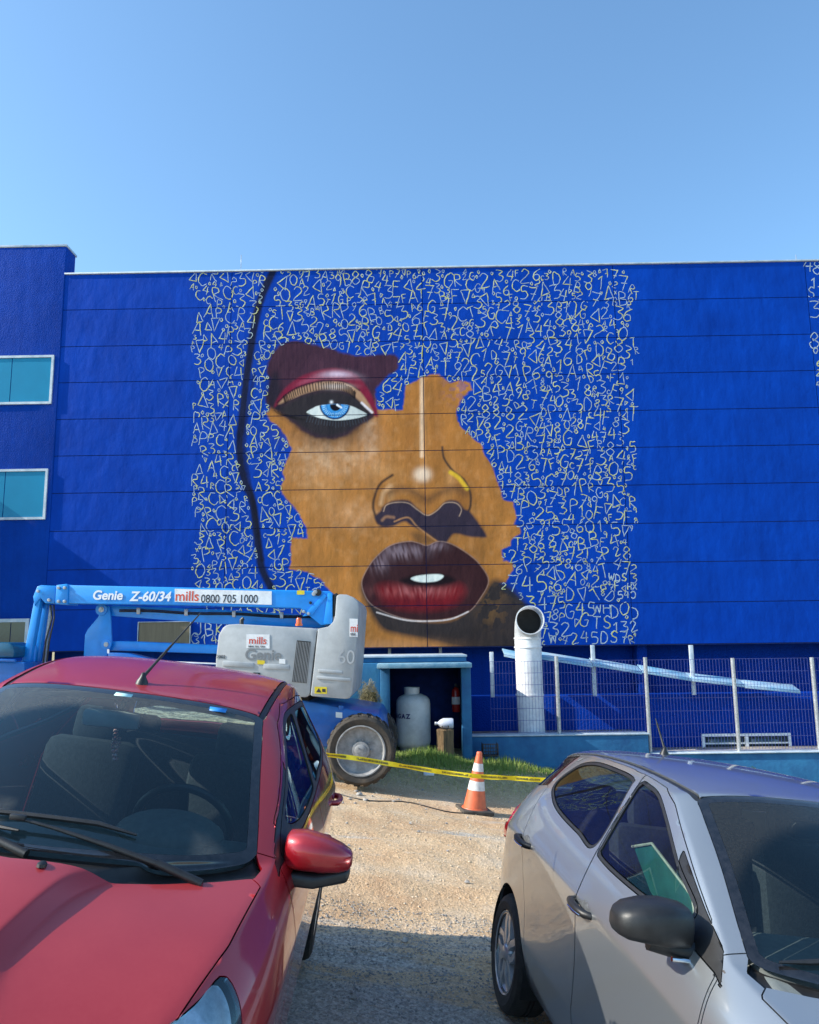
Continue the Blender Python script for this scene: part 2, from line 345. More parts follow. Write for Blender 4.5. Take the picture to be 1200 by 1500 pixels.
    fill([(549,758),(558,748),(561,743),(575,734),(598,733),(611,744),(626,754),(640,747),(654,734),(670,734),(680,745),(689,750),(704,770),(713,786),(700,787),(687,786),(665,782),(652,797),(640,792),(620,779),(603,770),(592,764),(575,771),(558,771)], srgb(54, 46, 60), 2)
    line([(562,749),(566,740),(580,736),(598,737),(612,747),(626,755),(640,748),(652,737),(668,737),(676,746),(673,756)], srgb(196, 164, 138), .6, 1.5, .8)
    line([(560,762),(566,757),(577,758)], srgb(150, 110, 84), 2, 3, .8)
    fill([(600,780),(625,782),(640,794),(626,798),(612,796)], srgb(90, 66, 50), 5, .6)
    line([(578,764),(598,758),(612,772),(640,793)], srgb(208, 150, 96), 1, 2, .6)
    # shade paint round the lips
    fill([(528,866),(536,852),(560,880),(600,905),(660,908),(700,880),(722,850),(745,858),(772,884),(774,905),(768,932),(758,949),(690,952),(625,938),(585,930),(560,922),(543,898)], srgb(44, 44, 48), 5, .97)
    lay(np.exp(-(((X-722)/20)**2+((Y-890)/28)**2))*(fbm(X, Y, 9, 51) > .5)*fbm(X, Y, 9, 53)*1.3, srgb(132, 96, 54), .6)
    lay(np.exp(-(((X-575)/70)**2+((Y-946)/9)**2)), srgb(196, 140, 92), .75)
    LIP = [(530,856),(536,837),(550,817),(572,799),(598,793),(612,795),(626,799),(642,793),(662,797),(687,812),(704,828),(716,851),(704,876),(687,896),(659,906),(626,909),(592,906),(558,894),(539,880)]
    fill(LIP, srgb(56, 32, 36), 1.6); Dl, Il = seg_dist(X, Y, spl(LIP, 5, True), True); Il = Il.astype(float)
    st = vnoise(X*1.2+(Y-850)*.3*np.sign(X-620), Y/4, 3, 61)
    lay(Il*np.exp(-(((X-592)/30)**2+((Y-808)/10)**2))*st*1.7, srgb(140, 122, 132), .7)
    lay(Il*np.exp(-(((X-556)/12)**2+((Y-826)/12)**2))*st*1.5, srgb(150, 130, 140), .6)
    lay(Il*np.exp(-(((X-640)/14)**2+((Y-800)/6)**2))*st*1.5, srgb(150, 130, 140), .6)
    fill([(552,862),(568,855),(598,860),(626,862),(655,859),(674,856),(681,868),(668,884),(640,893),(600,893),(566,884)], srgb(112, 24, 32), 7)
    lay(Il*np.exp(-(((X-610)/48)**2+((Y-866)/8)**2))*st*1.5, srgb(190, 112, 112), .6)
    lay(Il*np.exp(-(((X-600)/60)**2+((Y-884)/7)**2))*(1-st)*1.3, srgb(84, 22, 38), .7)
    fill([(586,850),(604,843),(626,841),(652,842),(668,850),(645,858),(605,858)], srgb(22, 16, 22), 3, .9)
    fill([(602,847),(614,843),(640,841),(650,844),(641,851),(622,853),(608,851)], srgb(222, 230, 222), 1)
    Dn, _ = seg_dist(X, Y, spl(LIP, 5, True), True); lay((.6-Dn)/1.2+.5, srgb(170, 140, 130), .6)
    line([(552,897),(592,908),(626,910),(660,907),(686,896)], srgb(226, 214, 210), 1, 1.3, .8)
    return np.clip(C, 0, 1)
def wall_mat(name='painted_wall_panel', vcol=True, base=BLUE, bd=.035):
    m = bpy.data.materials.new(name); m.use_nodes = True; t = m.node_tree; p = t.nodes['Principled BSDF']; L = t.links.new
    tc = N(t, 'ShaderNodeTexCoord')
    if vcol:
        a = N(t, 'ShaderNodeAttribute'); a.attribute_name = 'paint'; src = a.outputs['Color']
    else:
        a = N(t, 'ShaderNodeRGB'); a.outputs[0].default_value = (*base, 1); src = a.outputs[0]
    n = N(t, 'ShaderNodeTexNoise'); n.inputs['Scale'].default_value = 1.1; n.inputs['Detail'].default_value = 8; n.inputs['Roughness'].default_value = .65; L(tc.outputs['Object'], n.inputs[0])
    rp = N(t, 'ShaderNodeValToRGB'); rp.color_ramp.elements[0].position = .3; rp.color_ramp.elements[0].color = (.80, .80, .80, 1); rp.color_ramp.elements[1].position = .72; rp.color_ramp.elements[1].color = (1.18, 1.14, 1.1, 1); L(n.outputs[0], rp.inputs[0])
    mx = N(t, 'ShaderNodeMix', data_type='RGBA', blend_type='MULTIPLY'); mx.inputs[0].default_value = 1; L(src, mx.inputs[6]); L(rp.outputs[0], mx.inputs[7])
    ms = N(t, 'ShaderNodeMapping'); ms.inputs['Scale'].default_value = (9, 9, .45); L(tc.outputs['Object'], ms.inputs[0])
    ns = N(t, 'ShaderNodeTexNoise'); ns.inputs['Scale'].default_value = 1; ns.inputs['Detail'].default_value = 6; ns.inputs['Roughness'].default_value = .6; L(ms.outputs[0], ns.inputs[0])
    rs = N(t, 'ShaderNodeValToRGB'); rs.color_ramp.elements[0].position = .32; rs.color_ramp.elements[0].color = (.78, .80, .82, 1); rs.color_ramp.elements[1].position = .6; rs.color_ramp.elements[1].color = (1.04, 1.03, 1.02, 1); L(ns.outputs[0], rs.inputs[0])
    mz = N(t, 'ShaderNodeMix', data_type='RGBA', blend_type='MULTIPLY'); mz.inputs[0].default_value = .5; L(mx.outputs[2], mz.inputs[6]); L(rs.outputs[0], mz.inputs[7])
    L(mz.outputs[2], p.inputs['Base Color']); p.inputs['Roughness'].default_value = .7; p.inputs['Specular IOR Level'].default_value = .08
    mp = N(t, 'ShaderNodeMapping'); mp.inputs['Scale'].default_value = (1, 1, .55); L(tc.outputs['Object'], mp.inputs[0])
    n1 = N(t, 'ShaderNodeTexNoise'); n1.inputs['Scale'].default_value = 3.2; n1.inputs['Detail'].default_value = 3; L(mp.outputs[0], n1.inputs[0])
    n2 = N(t, 'ShaderNodeTexNoise'); n2.inputs['Scale'].default_value = 45; n2.inputs['Detail'].default_value = 4; L(tc.outputs['Object'], n2.inputs[0])
    b1 = N(t, 'ShaderNodeBump'); b1.inputs['Strength'].default_value = .7; b1.inputs['Distance'].default_value = bd; L(n1.outputs[0], b1.inputs['Height'])
    b2 = N(t, 'ShaderNodeBump'); b2.inputs['Strength'].default_value = .35 if vcol else .8; b2.inputs['Distance'].default_value = .006 if vcol else .02; L(n2.outputs[0], b2.inputs['Height']); L(b1.outputs[0], b2.inputs['Normal'])
    L(b2.outputs[0], p.inputs['Normal'])
    return m
WM = wall_mat(); STUCCO = wall_mat('rough_blue_stucco', False, (.001, .045, .33)); PLAIN = wall_mat('smooth_blue_plaster', False, (.0, .034, .30), .02)
WY = 16.0; PSI = .0135
wn = Vector((math.sin(PSI), math.cos(PSI), 0))      # the wall's plane: turned a little towards the right end
def onwall(px, py, off=0.0):
    r = Vector(ray(px, py)); c = Vector((0, 0, CAMZ)); t = (WY-off)*wn.y/(r.dot(wn)); return c+r*t
wx = Vector((math.cos(PSI), -math.sin(PSI), 0))
WO = onwall(620, 948)
def wl(p): q = p-WO; return q.dot(wx), q.z          # wall-local (along, up)
def wg(a, z, off=0.0): return WO+wx*a+Vector((0, 0, z))-wn*off
bld = wthing('warehouse', 'blue warehouse of wide horizontal wall panels with a painted face and chalky numbers', 'building', (0, WY+3, 0))
vj = [wl(onwall(x, 600))[0] for x in (83, 335, 621, 909)]; w0 = vj[3]-vj[2]; vj.append(vj[3]+w0); vj.append(vj[4]+w0)
hj = [wl(onwall(620, y))[1] for y in (393, 445, 499, 552, 606, 660, 715, 771, 828, 887, 948)]
GAP = .0075
def panel(a0, a1, z0, z1, dense):
    nx_ = max(2, int((a1-a0)/(.0125 if dense else .35))); nz = max(2, int((z1-z0)/(.0125 if dense else .2)))
    A = np.linspace(a0+GAP, a1-GAP, nx_+1); Z = np.linspace(z0+GAP, z1-GAP, nz+1); AA, ZZ = np.meshgrid(A, Z)
    P = np.array(WO)[None, None]+np.array(wx)*AA[..., None]+np.array([0, 0, 1.])*ZZ[..., None]
    P = P-np.array(wn)*.0
    X, Y = topx(P.reshape(-1, 3)); C = paint(X, Y) if dense else np.tile(BLUE, (len(X), 1))
    V = P.reshape(-1, 3).tolist(); nn = len(V); id_ = np.arange(nn).reshape(nz+1, nx_+1)
    Fc = np.stack([id_[:-1, :-1].ravel(), id_[:-1, 1:].ravel(), id_[1:, 1:].ravel(), id_[1:, :-1].ravel()], -1).tolist()
    loop = list(id_[0, :])+list(id_[1:, -1])+list(id_[-1, -2::-1])+list(id_[-2:0:-1, 0]); k = len(V)
    for i in loop: V.append((np.array(V[i])+np.array(wn)*.045).tolist())
    for j in range(len(loop)): j2 = (j+1) % len(loop); Fc.append((int(loop[j2]), int(loop[j]), k+j, k+j2))
    o = mk('wall_panel', V, Fc, WM, bld)
    me = o.data; at_ = me.color_attributes.new('paint', 'FLOAT_COLOR', 'POINT')
    Call = np.concatenate([C, np.tile(np.array(BLUE)*.6, (len(loop), 1))]); Call = np.concatenate([Call, np.ones((len(Call), 1))], 1)
    at_.data.foreach_set('color', Call.astype(np.float32).ravel()); return o
for i in range(5):
    for j in range(10):
        fx0, _ = topx([wg(vj[i], 0)]); fx1, _ = topx([wg(vj[i+1], 0)])
        panel(vj[i], vj[i+1], hj[j+1], hj[j], dense=(i in (1, 2)) )
# the backing behind the joints, and the coping
a0, a1 = vj[0], vj[-1]
def wbox(name, a0, a1, z0, z1, off0, off1, m, par=bld, bev=.004):
    p = [wg(a0, z0, off0), wg(a1, z0, off0), wg(a1, z1, off0), wg(a0, z1, off0)]
    return prism(name, p, wn*(off0-off1), m, par, bev)
DARK = mat('dark_joint_filler', (.003, .016, .10), .9, noise=.3)
wbox('wall_core', a0+.002, a1, hj[-1]+.004, hj[0]-.004, -.02, -6, DARK)
wbox('roof_coping', a0+.002, a1+.05, hj[0]+.003, hj[0]+.035, .03, -.5, MB['dirtywhite'])

# painted characters: chalky strokes
GL = {'0': [[(.5,1),(.15,.8),(.05,.5),(.15,.2),(.5,0),(.85,.2),(.95,.5),(.85,.8),(.5,1)]], '1': [[(.2,.7),(.6,1),(.55,0)]], '2': [[(.1,.8),(.4,1),(.8,.85),(.75,.6),(.1,0),(1,.05)]],
'3': [[(.05,1),(.8,.95),(.4,.6),(.85,.5),(.95,.25),(.6,0),(.1,.05)]], '4': [[(.5,1),(.05,.4),(.95,.4)],[(.75,.9),(.7,0)]], '5': [[(.85,1),(.25,1),(.2,.6),(.7,.6),(.95,.35),(.75,.05),(.2,0)]],
'6': [[(.8,1),(.3,.7),(.1,.3),(.4,0),(.85,.15),(.8,.45),(.4,.5),(.15,.3)]], '7': [[(.05,1),(.9,1),(.45,0)],[(.3,.5),(.85,.5)]], '8': [[(.5,.55),(.2,.75),(.5,1),(.8,.75),(.5,.55),(.1,.3),(.5,0),(.9,.3),(.5,.55)]],
'9': [[(.8,.7),(.5,.5),(.2,.75),(.5,1),(.8,.8),(.75,.4),(.6,0)]], 'A': [[(.05,0),(.5,1),(.95,0)],[(.2,.35),(.8,.35)]], 'B': [[(.15,0),(.15,1),(.7,.9),(.7,.6),(.2,.53),(.85,.4),(.8,.08),(.15,0)]],
'C': [[(.95,.85),(.5,1),(.1,.7),(.1,.3),(.5,0),(.95,.15)]], 'D': [[(.15,0),(.15,1),(.7,.85),(.9,.5),(.7,.1),(.15,0)]], 'F': [[(.9,1),(.15,1),(.15,0)],[(.15,.55),(.7,.55)]], 'G': [[(.9,.85),(.5,1),(.1,.6),(.2,.1),(.7,0),(.9,.45),(.5,.45)]],
'H': [[(.1,0),(.1,1)],[(.9,0),(.9,1)],[(.1,.5),(.9,.5)]], 'K': [[(.15,0),(.15,1)],[(.85,1),(.15,.45),(.95,0)]], 'P': [[(.2,0),(.2,1),(.8,.95),(.85,.65),(.25,.5)]], 'R': [[(.2,0),(.2,1),(.75,.95),(.8,.65),(.25,.52),(.95,0)]],
'S': [[(.85,.85),(.5,1),(.15,.8),(.3,.55),(.75,.4),(.8,.15),(.45,0),(.1,.15)]], 'T': [[(.05,1),(.95,1)],[(.5,1),(.45,0)]], 'W': [[(0,1),(.25,0),(.5,.7),(.75,0),(1,1)]], 'X': [[(.05,1),(.95,0)],[(.9,1),(.1,0)]], 'V': [[(.05,1),(.5,0),(.95,1)]],
'J': [[(.7,1),(.75,.3),(.45,0),(.1,.1)]], '^': [[(.5,1),(.05,0),(.95,.1),(.5,1)]], 'v': [[(.05,.95),(.95,1),(.45,0),(.05,.95)]], '<': [[(.95,1),(.05,.45),(.9,0),(.95,1)]], 'o': [[(.5,.9),(.1,.5),(.5,.1),(.9,.5),(.5,.9)]]}
gv = {'w': [[], []], 'y': [[], []]}
hjpx_tol = .012
def stroke(pts, wd, key):
    V, Fc = gv[key]
    L_ = [wl(onwall(x, y)) for x, y in pts]
    hw = wd*WY/F_PX/2
    P = np.array(L_); n = len(P)
    T = np.gradient(P, axis=0); T /= (np.linalg.norm(T, axis=1)[:, None]+1e-9); Nn = np.stack([-T[:, 1], T[:, 0]], 1)
    base = len(V); js = np.array(hj); jv = np.array(vj)
    for i in range(n):
        for s in (-1, 1):
            q = P[i]+Nn[i]*hw*s; p = wg(q[0], q[1], .002 if key == 'w' else .003); V.append((p.x, p.y, p.z))
    for i in range(n-1):
        mpt = (P[i]+P[i+1])/2
        if np.min(abs(js-mpt[1])) < GAP or np.min(abs(jv-mpt[0])) < GAP: continue
        if mpt[1] > hj[0]-.01 or mpt[1] < hj[-1]+.01: continue
        Fc.append((base+2*i, base+2*i+2, base+2*i+3, base+2*i+1))
def glyph(ch, x, y, h, wd=1.5, rot=0., asp=.72, two=.5, r=rng):
    for st_ in GL[ch]:
        P = spl([( (p[0]-.5)*h*asp, -(p[1]-.5)*h) for p in st_], 4) if ch not in '4714TWXVHKFA^v<' else np.concatenate([np.linspace(a, b, 5)[:-1] for a, b in zip([((p[0]-.5)*h*asp, -(p[1]-.5)*h) for p in st_][:-1], [((p[0]-.5)*h*asp, -(p[1]-.5)*h) for p in st_][1:])]+[[((st_[-1][0]-.5)*h*asp, -(st_[-1][1]-.5)*h)]])
        c, s = math.cos(rot), math.sin(rot); Q = np.stack([P[:, 0]*c-P[:, 1]*s+x, P[:, 0]*s+P[:, 1]*c+y], 1)
        Q = Q+r.normal(0, .25, Q.shape)
        stroke(Q, wd, 'w')
        if r.random() < two:
            k0 = r.integers(0, max(1, len(Q)//2)); k1 = min(len(Q), k0+max(3, int(len(Q)*.6))); stroke(Q[k0:k1]+np.array([.5, .4]), wd*.8, 'y')
occ = np.zeros((600, 700), bool)   # 1 px cells from (280, 380)
yy, xx = np.mgrid[380:980, 280:980].astype(float)
D1, I1 = seg_dist(xx, yy, SKIN, True); D2, I2 = seg_dist(xx, yy, BROW, True); D3, _ = seg_dist(xx, yy, [(402,393),(366,520),(351,655),(370,735),(392,862)])
occ |= I1[:600, :700] | I2[:600, :700] | (D3 < 6)[:600, :700]
def can(x, y, h, asp=.72):
    w = h*asp/2; x0, x1, y0, y1 = int(x-w-280), int(x+w-280)+1, int(y-h/2-380), int(y+h/2-380)+1
    if x0 < 0 or y0 < 14 or y1 >= 566 or x1 >= 700: return None
    return occ[y0:y1, x0:x1].sum() < .10*(y1-y0)*(x1-x0)+1 and (y0, y1, x0, x1)
def drop(ch, x, y, h, **k):
    c = can(x, y, h)
    if not c: return False
    occ[c[0]:c[1], c[2]:c[3]] = True; glyph(ch, x, y, h*1.08, **k); return True
for s_, x, y, h in (('745',772,855,24),('WDS',905,846,11),('HX',926,859,9),('540',918,871,11),('2',735,868,0),('34',786,884,20),('WH',882,890,17),('45',858,890,19),('D',900,896,18),('D',930,898,16),('TS',882,912,18),('32',820,922,20),('132',915,918,15),('45DS7',885,933,17),('W',810,934,16),('JBK',306,922,18),('C1',292,936,16)):
    if h:
        for k, ch in enumerate(s_): glyph(ch, x+k*h*.85-(len(s_)-1)*h*.42, y+rng.normal(0, 1), h, wd=1.4, rot=rng.normal(0, .08), two=.15); c = can(x+k*h*.85-(len(s_)-1)*h*.42, y, h); occ[int(y-h/2-380):int(y+h/2-380), int(x+k*h*.85-(len(s_)-1)*h*.42-h*.4-280):int(x+k*h*.85-(len(s_)-1)*h*.42+h*.4-280)] = True
LEFT, RIGHT = '3RPCO^v<3RPCA4', '3452870913RPCDB^v<A4758TF6G23'
for h, tries in ((18, 1500), (14.5, 4500), (11.5, 9000), (8.5, 14000), (5.5, 16000)):
    for _ in range(tries):
        x = 280+rng.random()*655; y = 394+rng.random()*552
        lim = 286+8*math.sin(y/17.)+5*math.sin(y/7.); rim = 926+7*math.sin(y/13.)+(-6 if y < 430 else 0)
        if x < lim or x > rim: continue
        if h == 5.5: ch = 'o' if rng.random() < .7 else rng.choice(list('xc^v34'.replace('x', 'X').replace('c', 'C')))
        else: ch = rng.choice(list(LEFT if x < 400 else RIGHT))
        if ch == 'O': ch = '0'
        drop(ch, x, y, h*rng.uniform(.9, 1.1), wd=1.1 if h > 12 else .9, rot=rng.normal(0, .2), two=.8)
for ch, x, y, h in (('4',1184,388,20),('8',1197,392,20),('1',1192,414,14),('S',1189,428,15),('3',1194,453,24),('8',1193,499,24),('0',1195,513,9),('6',1199,532,8),('2',1199,546,9),('4',1199,563,9),('3',1205,430,20),('2',1206,480,20),('R',1208,520,18),('P',1207,560,18)): glyph(ch, x, y, h, wd=1.4, two=.1)
CH = {'w': mat('pale_chalk_paint', (.34, .43, .48), .8, noise=.35, nscale=12), 'y': mat('yellow_chalk_paint', (.55, .53, .10), .8, noise=.35, nscale=12)}
for k in 'wy':
    o = mk('painted_characters', gv[k][0], gv[k][1], CH[k], bld); tag(o, kind='stuff', label='pale hand-painted numbers and letters' if k == 'w' else 'yellow strokes over the hand-painted numbers')

# tower at the left end
TY = WY-.25
def wpt(px, py, off): return onwall(px, py, off)
ta1 = wl(onwall(83, 600, .02))[0]; tz1 = wl(onwall(95, 361, .02))[1]
wbox('tower_wall', ta1-5, ta1, hj[-1]-1.9, tz1, .02, -.45, STUCCO, bev=.02)
wbox('tower_coping', ta1-5.05, ta1+.012, tz1+.003, tz1+.05, .035, -.5, MB['dirtywhite'])
PANE = mat('teal_window_film', (.0, .20, .36), .35, spec=.3, noise=.06, nscale=1.5)
PANED = mat('dark_window_glass', (.02, .05, .06), .08, coat=.5, noise=.2)
def window(pxs, mull, pane=PANE, off=.08, bars=1, fr=.05):
    x0, y0, x1, y1 = pxs; a_0, z_1 = wl(onwall(x0, y0, off)); a_1, z_0 = wl(onwall(x1, y1, off))
    bm = bmesh.new()
    def bb(a, b, c, d_, o0, o1): add_prism(bm, [wg(a, c, o0), wg(b, c, o0), wg(b, d_, o0), wg(a, d_, o0)], wn*(o0-o1))
    o0, o1 = off+.04, off-.001
    bb(a_0, a_1, z_1-fr, z_1, o0, o1); bb(a_0, a_1, z_0, z_0+fr, o0, o1); bb(a_0, a_0+fr, z_0+fr, z_1-fr, o0, o1); bb(a_1-fr, a_1, z_0+fr, z_1-fr, o0, o1)
    w = bm_obj('window', bm, MB['dirtywhite'], bld)
    ms = [a_0+fr]+[wl(onwall(m, y0, off))[0] for m in mull]+[a_1-fr]
    for k, (l, r_) in enumerate(zip(ms, ms[1:])):
        p = [wg(l+.008, z_0+fr+.003, off+.015), wg(r_-.008, z_0+fr+.003, off+.015), wg(r_-.008, z_1-fr-.003, off+.015), wg(l+.008, z_1-fr-.003, off+.015)]
        prism('pane', p, wn*.01, pane, w, 0)
    return w
window((-60, 523, 76, 592), (-40, 19), off=.02); window((-70, 689, 67, 761), (-50, 9), off=.02)
# lower storey under the panels, a step back
zb = hj[-1]
wbox('lower_wall', a0, a1, zb-3.2, zb-.004, -.55, -6, PLAIN, bev=0)
wbox('panel_soffit', a0, a1, zb-.012, zb-.002, .0, -.56, DARK, bev=0)
w = window((-30, 907, 41, 953), (17,), PANED, off=.03, fr=.07)
window((203, 911, 279, 943), (), mat('drawn_blind', (.16, .13, .08), .6, noise=.15, nscale=30, stretch=(1, 1, .05)), off=.01, fr=.012)
for x in (443, 571, 645): # white posts on the shed roof line
    a, z = wl(onwall(x, 947, -.5)); wbox('white_post', a-.03, a+.03, zb-.75, zb-.013, -.35, -.45, MB['dirtywhite'])
a, _ = wl(onwall(937, 960, -.4)); wbox('pillar', a-.1, a+.1, zb-1.6, zb-.013, -.2, -.54, PLAIN, bev=.01)
for px0 in (353, 1168):
    b = onwall(px0, 394, -.2); tube('roof_rod', [b, b+Vector((0, 0, .33))], .006, MB['steel'], bld, 6)

# plinth wall (blue plaster) with the basement window, and the low teal retaining wall
def Z(px, py, Y): return at(px, py, Y).z
TEAL = mat('teal_blue_plaster', (.02, .16, .33), .7, c2=(.01, .09, .23), nscale=2.5, bump=.5, bscale=18)
pl = wthing('plinth_wall', 'deep blue plastered wall behind the mesh fence, under the sloped metal sheets', 'wall', (3, 15.2, 0))
pw = boxp('plaster', at(684, 1000, 15.1).x, 11.5, 15.1, 15.5, -1.2, Z(900, 1018, 15.1), PLAIN, pl, .015)
f0, f1 = at(1027, 1075, 15.1), at(1159, 1101, 15.1)
bm = bmesh.new(); t_ = .045
for (xa, xb, za, zc) in ((f0.x, f1.x, f0.z-t_, f0.z), (f0.x, f1.x, f1.z, f1.z+t_), (f0.x, f0.x+t_, f1.z+t_, f0.z-t_), (f1.x-t_, f1.x, f1.z+t_, f0.z-t_), ((f0.x+f1.x)/2-.03, (f0.x+f1.x)/2+.03, f1.z+t_, f0.z-t_), (f0.x+t_, (f0.x+f1.x)/2-.031, (f0.z+f1.z)/2-.015, (f0.z+f1.z)/2+.01), ((f0.x+f1.x)/2+.031, f1.x-t_, (f0.z+f1.z)/2-.015, (f0.z+f1.z)/2+.01)):
    add_box(bm, ((xa+xb)/2, 15.075, (za+zc)/2), (xb-xa, .06, zc-za))
wi = bm_obj('window', bm, MB['white'], pl)
for xa, xb in ((f0.x+t_, (f0.x+f1.x)/2-.03), ((f0.x+f1.x)/2+.03, f1.x-t_)): boxp('pane', xa+.002, xb-.002, 15.085, 15.097, f1.z+t_+.002, f0.z-t_-.002, PANED, wi, 0)
RY = 14.0
rw = wthing('retaining_wall', 'low teal-blue retaining wall stepping down to the right behind the silver car', 'wall', (3, RY, 0))
xs = at(950, 1078, RY).x
pa = boxp('upper_section', at(689, 1078, RY).x, xs, RY, RY+.25, -1.4, Z(820, 1078, RY), TEAL, rw, .015)
pb = boxp('lower_section', xs+.002, 9.5, RY+.01, RY+.24, -1.4, Z(1075, 1104, RY), TEAL, rw, .015)
boxp('cap', at(689, 1078, RY).x-.01, xs+.02, RY-.02, RY+.27, Z(820, 1078, RY)+.002, Z(820, 1078, RY)+.025, MB['dirtywhite'], rw, .005)
boxp('cap', xs+.025, 9.5, RY-.02, RY+.27, Z(1075, 1104, RY)+.002, Z(1075, 1104, RY)+.022, MB['dirtywhite'], rw, .005)
# yard behind the retaining wall
tag(boxp('yard_slab', xs+.003, 9.5, RY+.25, 15.1, -1.5, Z(1075, 1104, RY)-.03, MB['concrete'], None, 0), kind='structure')
tag(boxp('upper_yard_slab', at(689, 1078, RY).x, xs, RY+.25, 15.1, -1.5, Z(820, 1078, RY)-.03, MB['concrete'], None, 0), kind='structure')
# mesh fence
fe = wthing('mesh_fence', 'wire mesh fence on round galvanised posts along the low wall', 'fence', (3, RY+.12, 0))
posts = [(815, 961, 1076), (945, 963, 1103), (1073, 964, 1103), (1189, 963, 1105), (1316, 963, 1107)]
WIRE = mat('violet_tinted_wire', (.07, .09, .30), .5, .2, noise=.3, nscale=30)
FY = RY+.12; ztop = Z(1000, 966, FY)
for px_, p0, p1 in posts:
    t0 = at(px_, p0, FY); tube('post', [(t0.x, FY, (Z(820, 1078, RY) if px_ < 900 else Z(1075, 1104, RY))+.02), (t0.x, FY, t0.z)], .035, MB['steel'], fe, 12)
xp = [at(715, 1000, FY).x]+[at(p[0], 1000, FY).x for p in posts]
for k in range(len(xp)-1):
    l, r_ = xp[k]+.04, xp[k+1]-.04; zb_ = (Z(820, 1078, RY) if k < 2 else Z(1075, 1104, RY))+.05
    bm = bmesh.new(); n_ = int((r_-l)/.055)
    for i in range(n_+1): add_box(bm, (l+(r_-l)*i/n_, FY, (zb_+ztop)/2), (.0045, .0045, ztop-zb_))
    m_ = int((ztop-zb_)/.2)
    for i in range(m_+1): add_box(bm, ((l+r_)/2, FY+.005, zb_+(ztop-zb_)*i/m_), (r_-l, .0045, .006))
    o = bm_obj('mesh_panel', bm, WIRE, fe); tag(o, kind='stuff')
# sloped metal sheets on short posts
ra = wthing('sloped_metal_sheet', 'long pale metal sheet sloping down to the right on short posts above the plinth wall', 'metal sheet', (3, 14.8, 0))
SY = 14.75; SHEETM = mat('faded_blue_sheet', (.42, .52, .60), .5, c2=(.10, .36, .58), nscale=2.5)
for s0, s1 in (((738, 957), (792, 968)), ((792, 961), (868, 973)), ((868, 971), (940, 983)), ((940, 981), (1012, 993)), ((1012, 993), (1090, 1002)), ((1090, 1003), (1172, 1011))):
    A, B = at(*s0, SY), at(*s1, SY); q = [A, B, B+Vector((0, .0, -.10)), A+Vector((0, 0, -.10))]
    prism('metal_plate', [A+Vector((.004, 0, 0)), B, B+Vector((0, .28, .085)), A+Vector((.004, .28, .085))], (0, 0, -.02), SHEETM, ra, .003)
    prism('edge_strip', [A+Vector((.004, -.004, -.022)), B+Vector((0, -.004, -.022)), B+Vector((0, -.004, -.06)), A+Vector((.004, -.004, -.06))], (0, -.02, 0), SHEETM, ra, .003)
for px_, y0, y1 in ((720, 955, 1018), (868, 945, 1016), (1012, 945, 1014)):
    t0 = at(px_, y0, SY+.12); b0 = at(px_, y1, SY+.12); boxp('post', t0.x-.035, t0.x+.035, SY+.09, SY+.15, Z(900, 1018, 15.1)-.0, t0.z, MB['dirtywhite'], ra, .004)
# big white vent pipe
pp = wthing('vent_pipe', 'thick white sheet-metal pipe with an open elbow at its top beside the shed', 'pipe', at(778, 1078, 14.55))
c0 = at(779, 1080, 14.55); c1 = at(773, 935, 14.55); rp_ = .248
M0 = Matrix.Translation((c0.x, c0.y, 0))
zt = c1.z
prof = [(0, c0.z-.35), (rp_*.93, c0.z-.35), (rp_*.93, c0.z), (rp_*.94, zt-.9)]
bm = bmesh.new(); add_tube(bm, [(c0.x+.01, c0.y, c0.z-.04), (c0.x, c0.y, c0.z+.4), (c0.x-.005, c0.y, zt-.55), (c0.x-.008, c0.y, zt)], [rp_*.95, rp_*.95, rp_*.96, rp_*.96], 40)
bm_obj('shaft', bm, MB['white'], pp, angle=40)
for dz in (0, -.16, -1.0): lathe('band', [(rp_*.97, -.012), (rp_*1.02, -.012), (rp_*1.02, .012), (rp_*.97, .012)], MB['white'], pp, 40, Matrix.Translation((c0.x-.006, c0.y, zt+dz)), close=True)
arc = [(c0.x-.008, c0.y, zt+.0)]+[(c0.x-.008, c0.y-.30+.30*math.cos(a), zt+.02+.30*math.sin(a)) for a in np.linspace(0, math.pi*.5, 8)]+[(c0.x-.008, c0.y-.36, zt+.32)]
bm = bmesh.new(); add_tube(bm, arc, rp_*.965, 40, cap=False); bmesh.ops.solidify(bm, geom=bm.faces, thickness=.008); bm_obj('elbow', bm, MB['white'], pp, angle=40)
e0 = Vector((c0.x-.008, c0.y-.10, zt+.30)); lathe('inner_darkness', [(0, 0), (rp_*.94, 0), (rp_*.94, .01), (0, .01)], MB['liner'], pp, 40, Matrix.Translation(e0) @ Matrix.Rotation(R(90), 4, 'X'))  # dark disc plugs the elbow, standing in for the shade inside
bpy.data.objects[[o.name for o in pp.children if o.name.startswith('inner')][0]].name = 'inner_shade_disc'
lathe('rim', [(rp_*.96, -.012), (rp_*1.03, -.012), (rp_*1.03, .012), (rp_*.96, .012)], MB['white'], pp, 40, Matrix.Translation((c0.x-.008, c0.y-.36, zt+.32)) @ Matrix.Rotation(R(90), 4, 'X'), close=True)

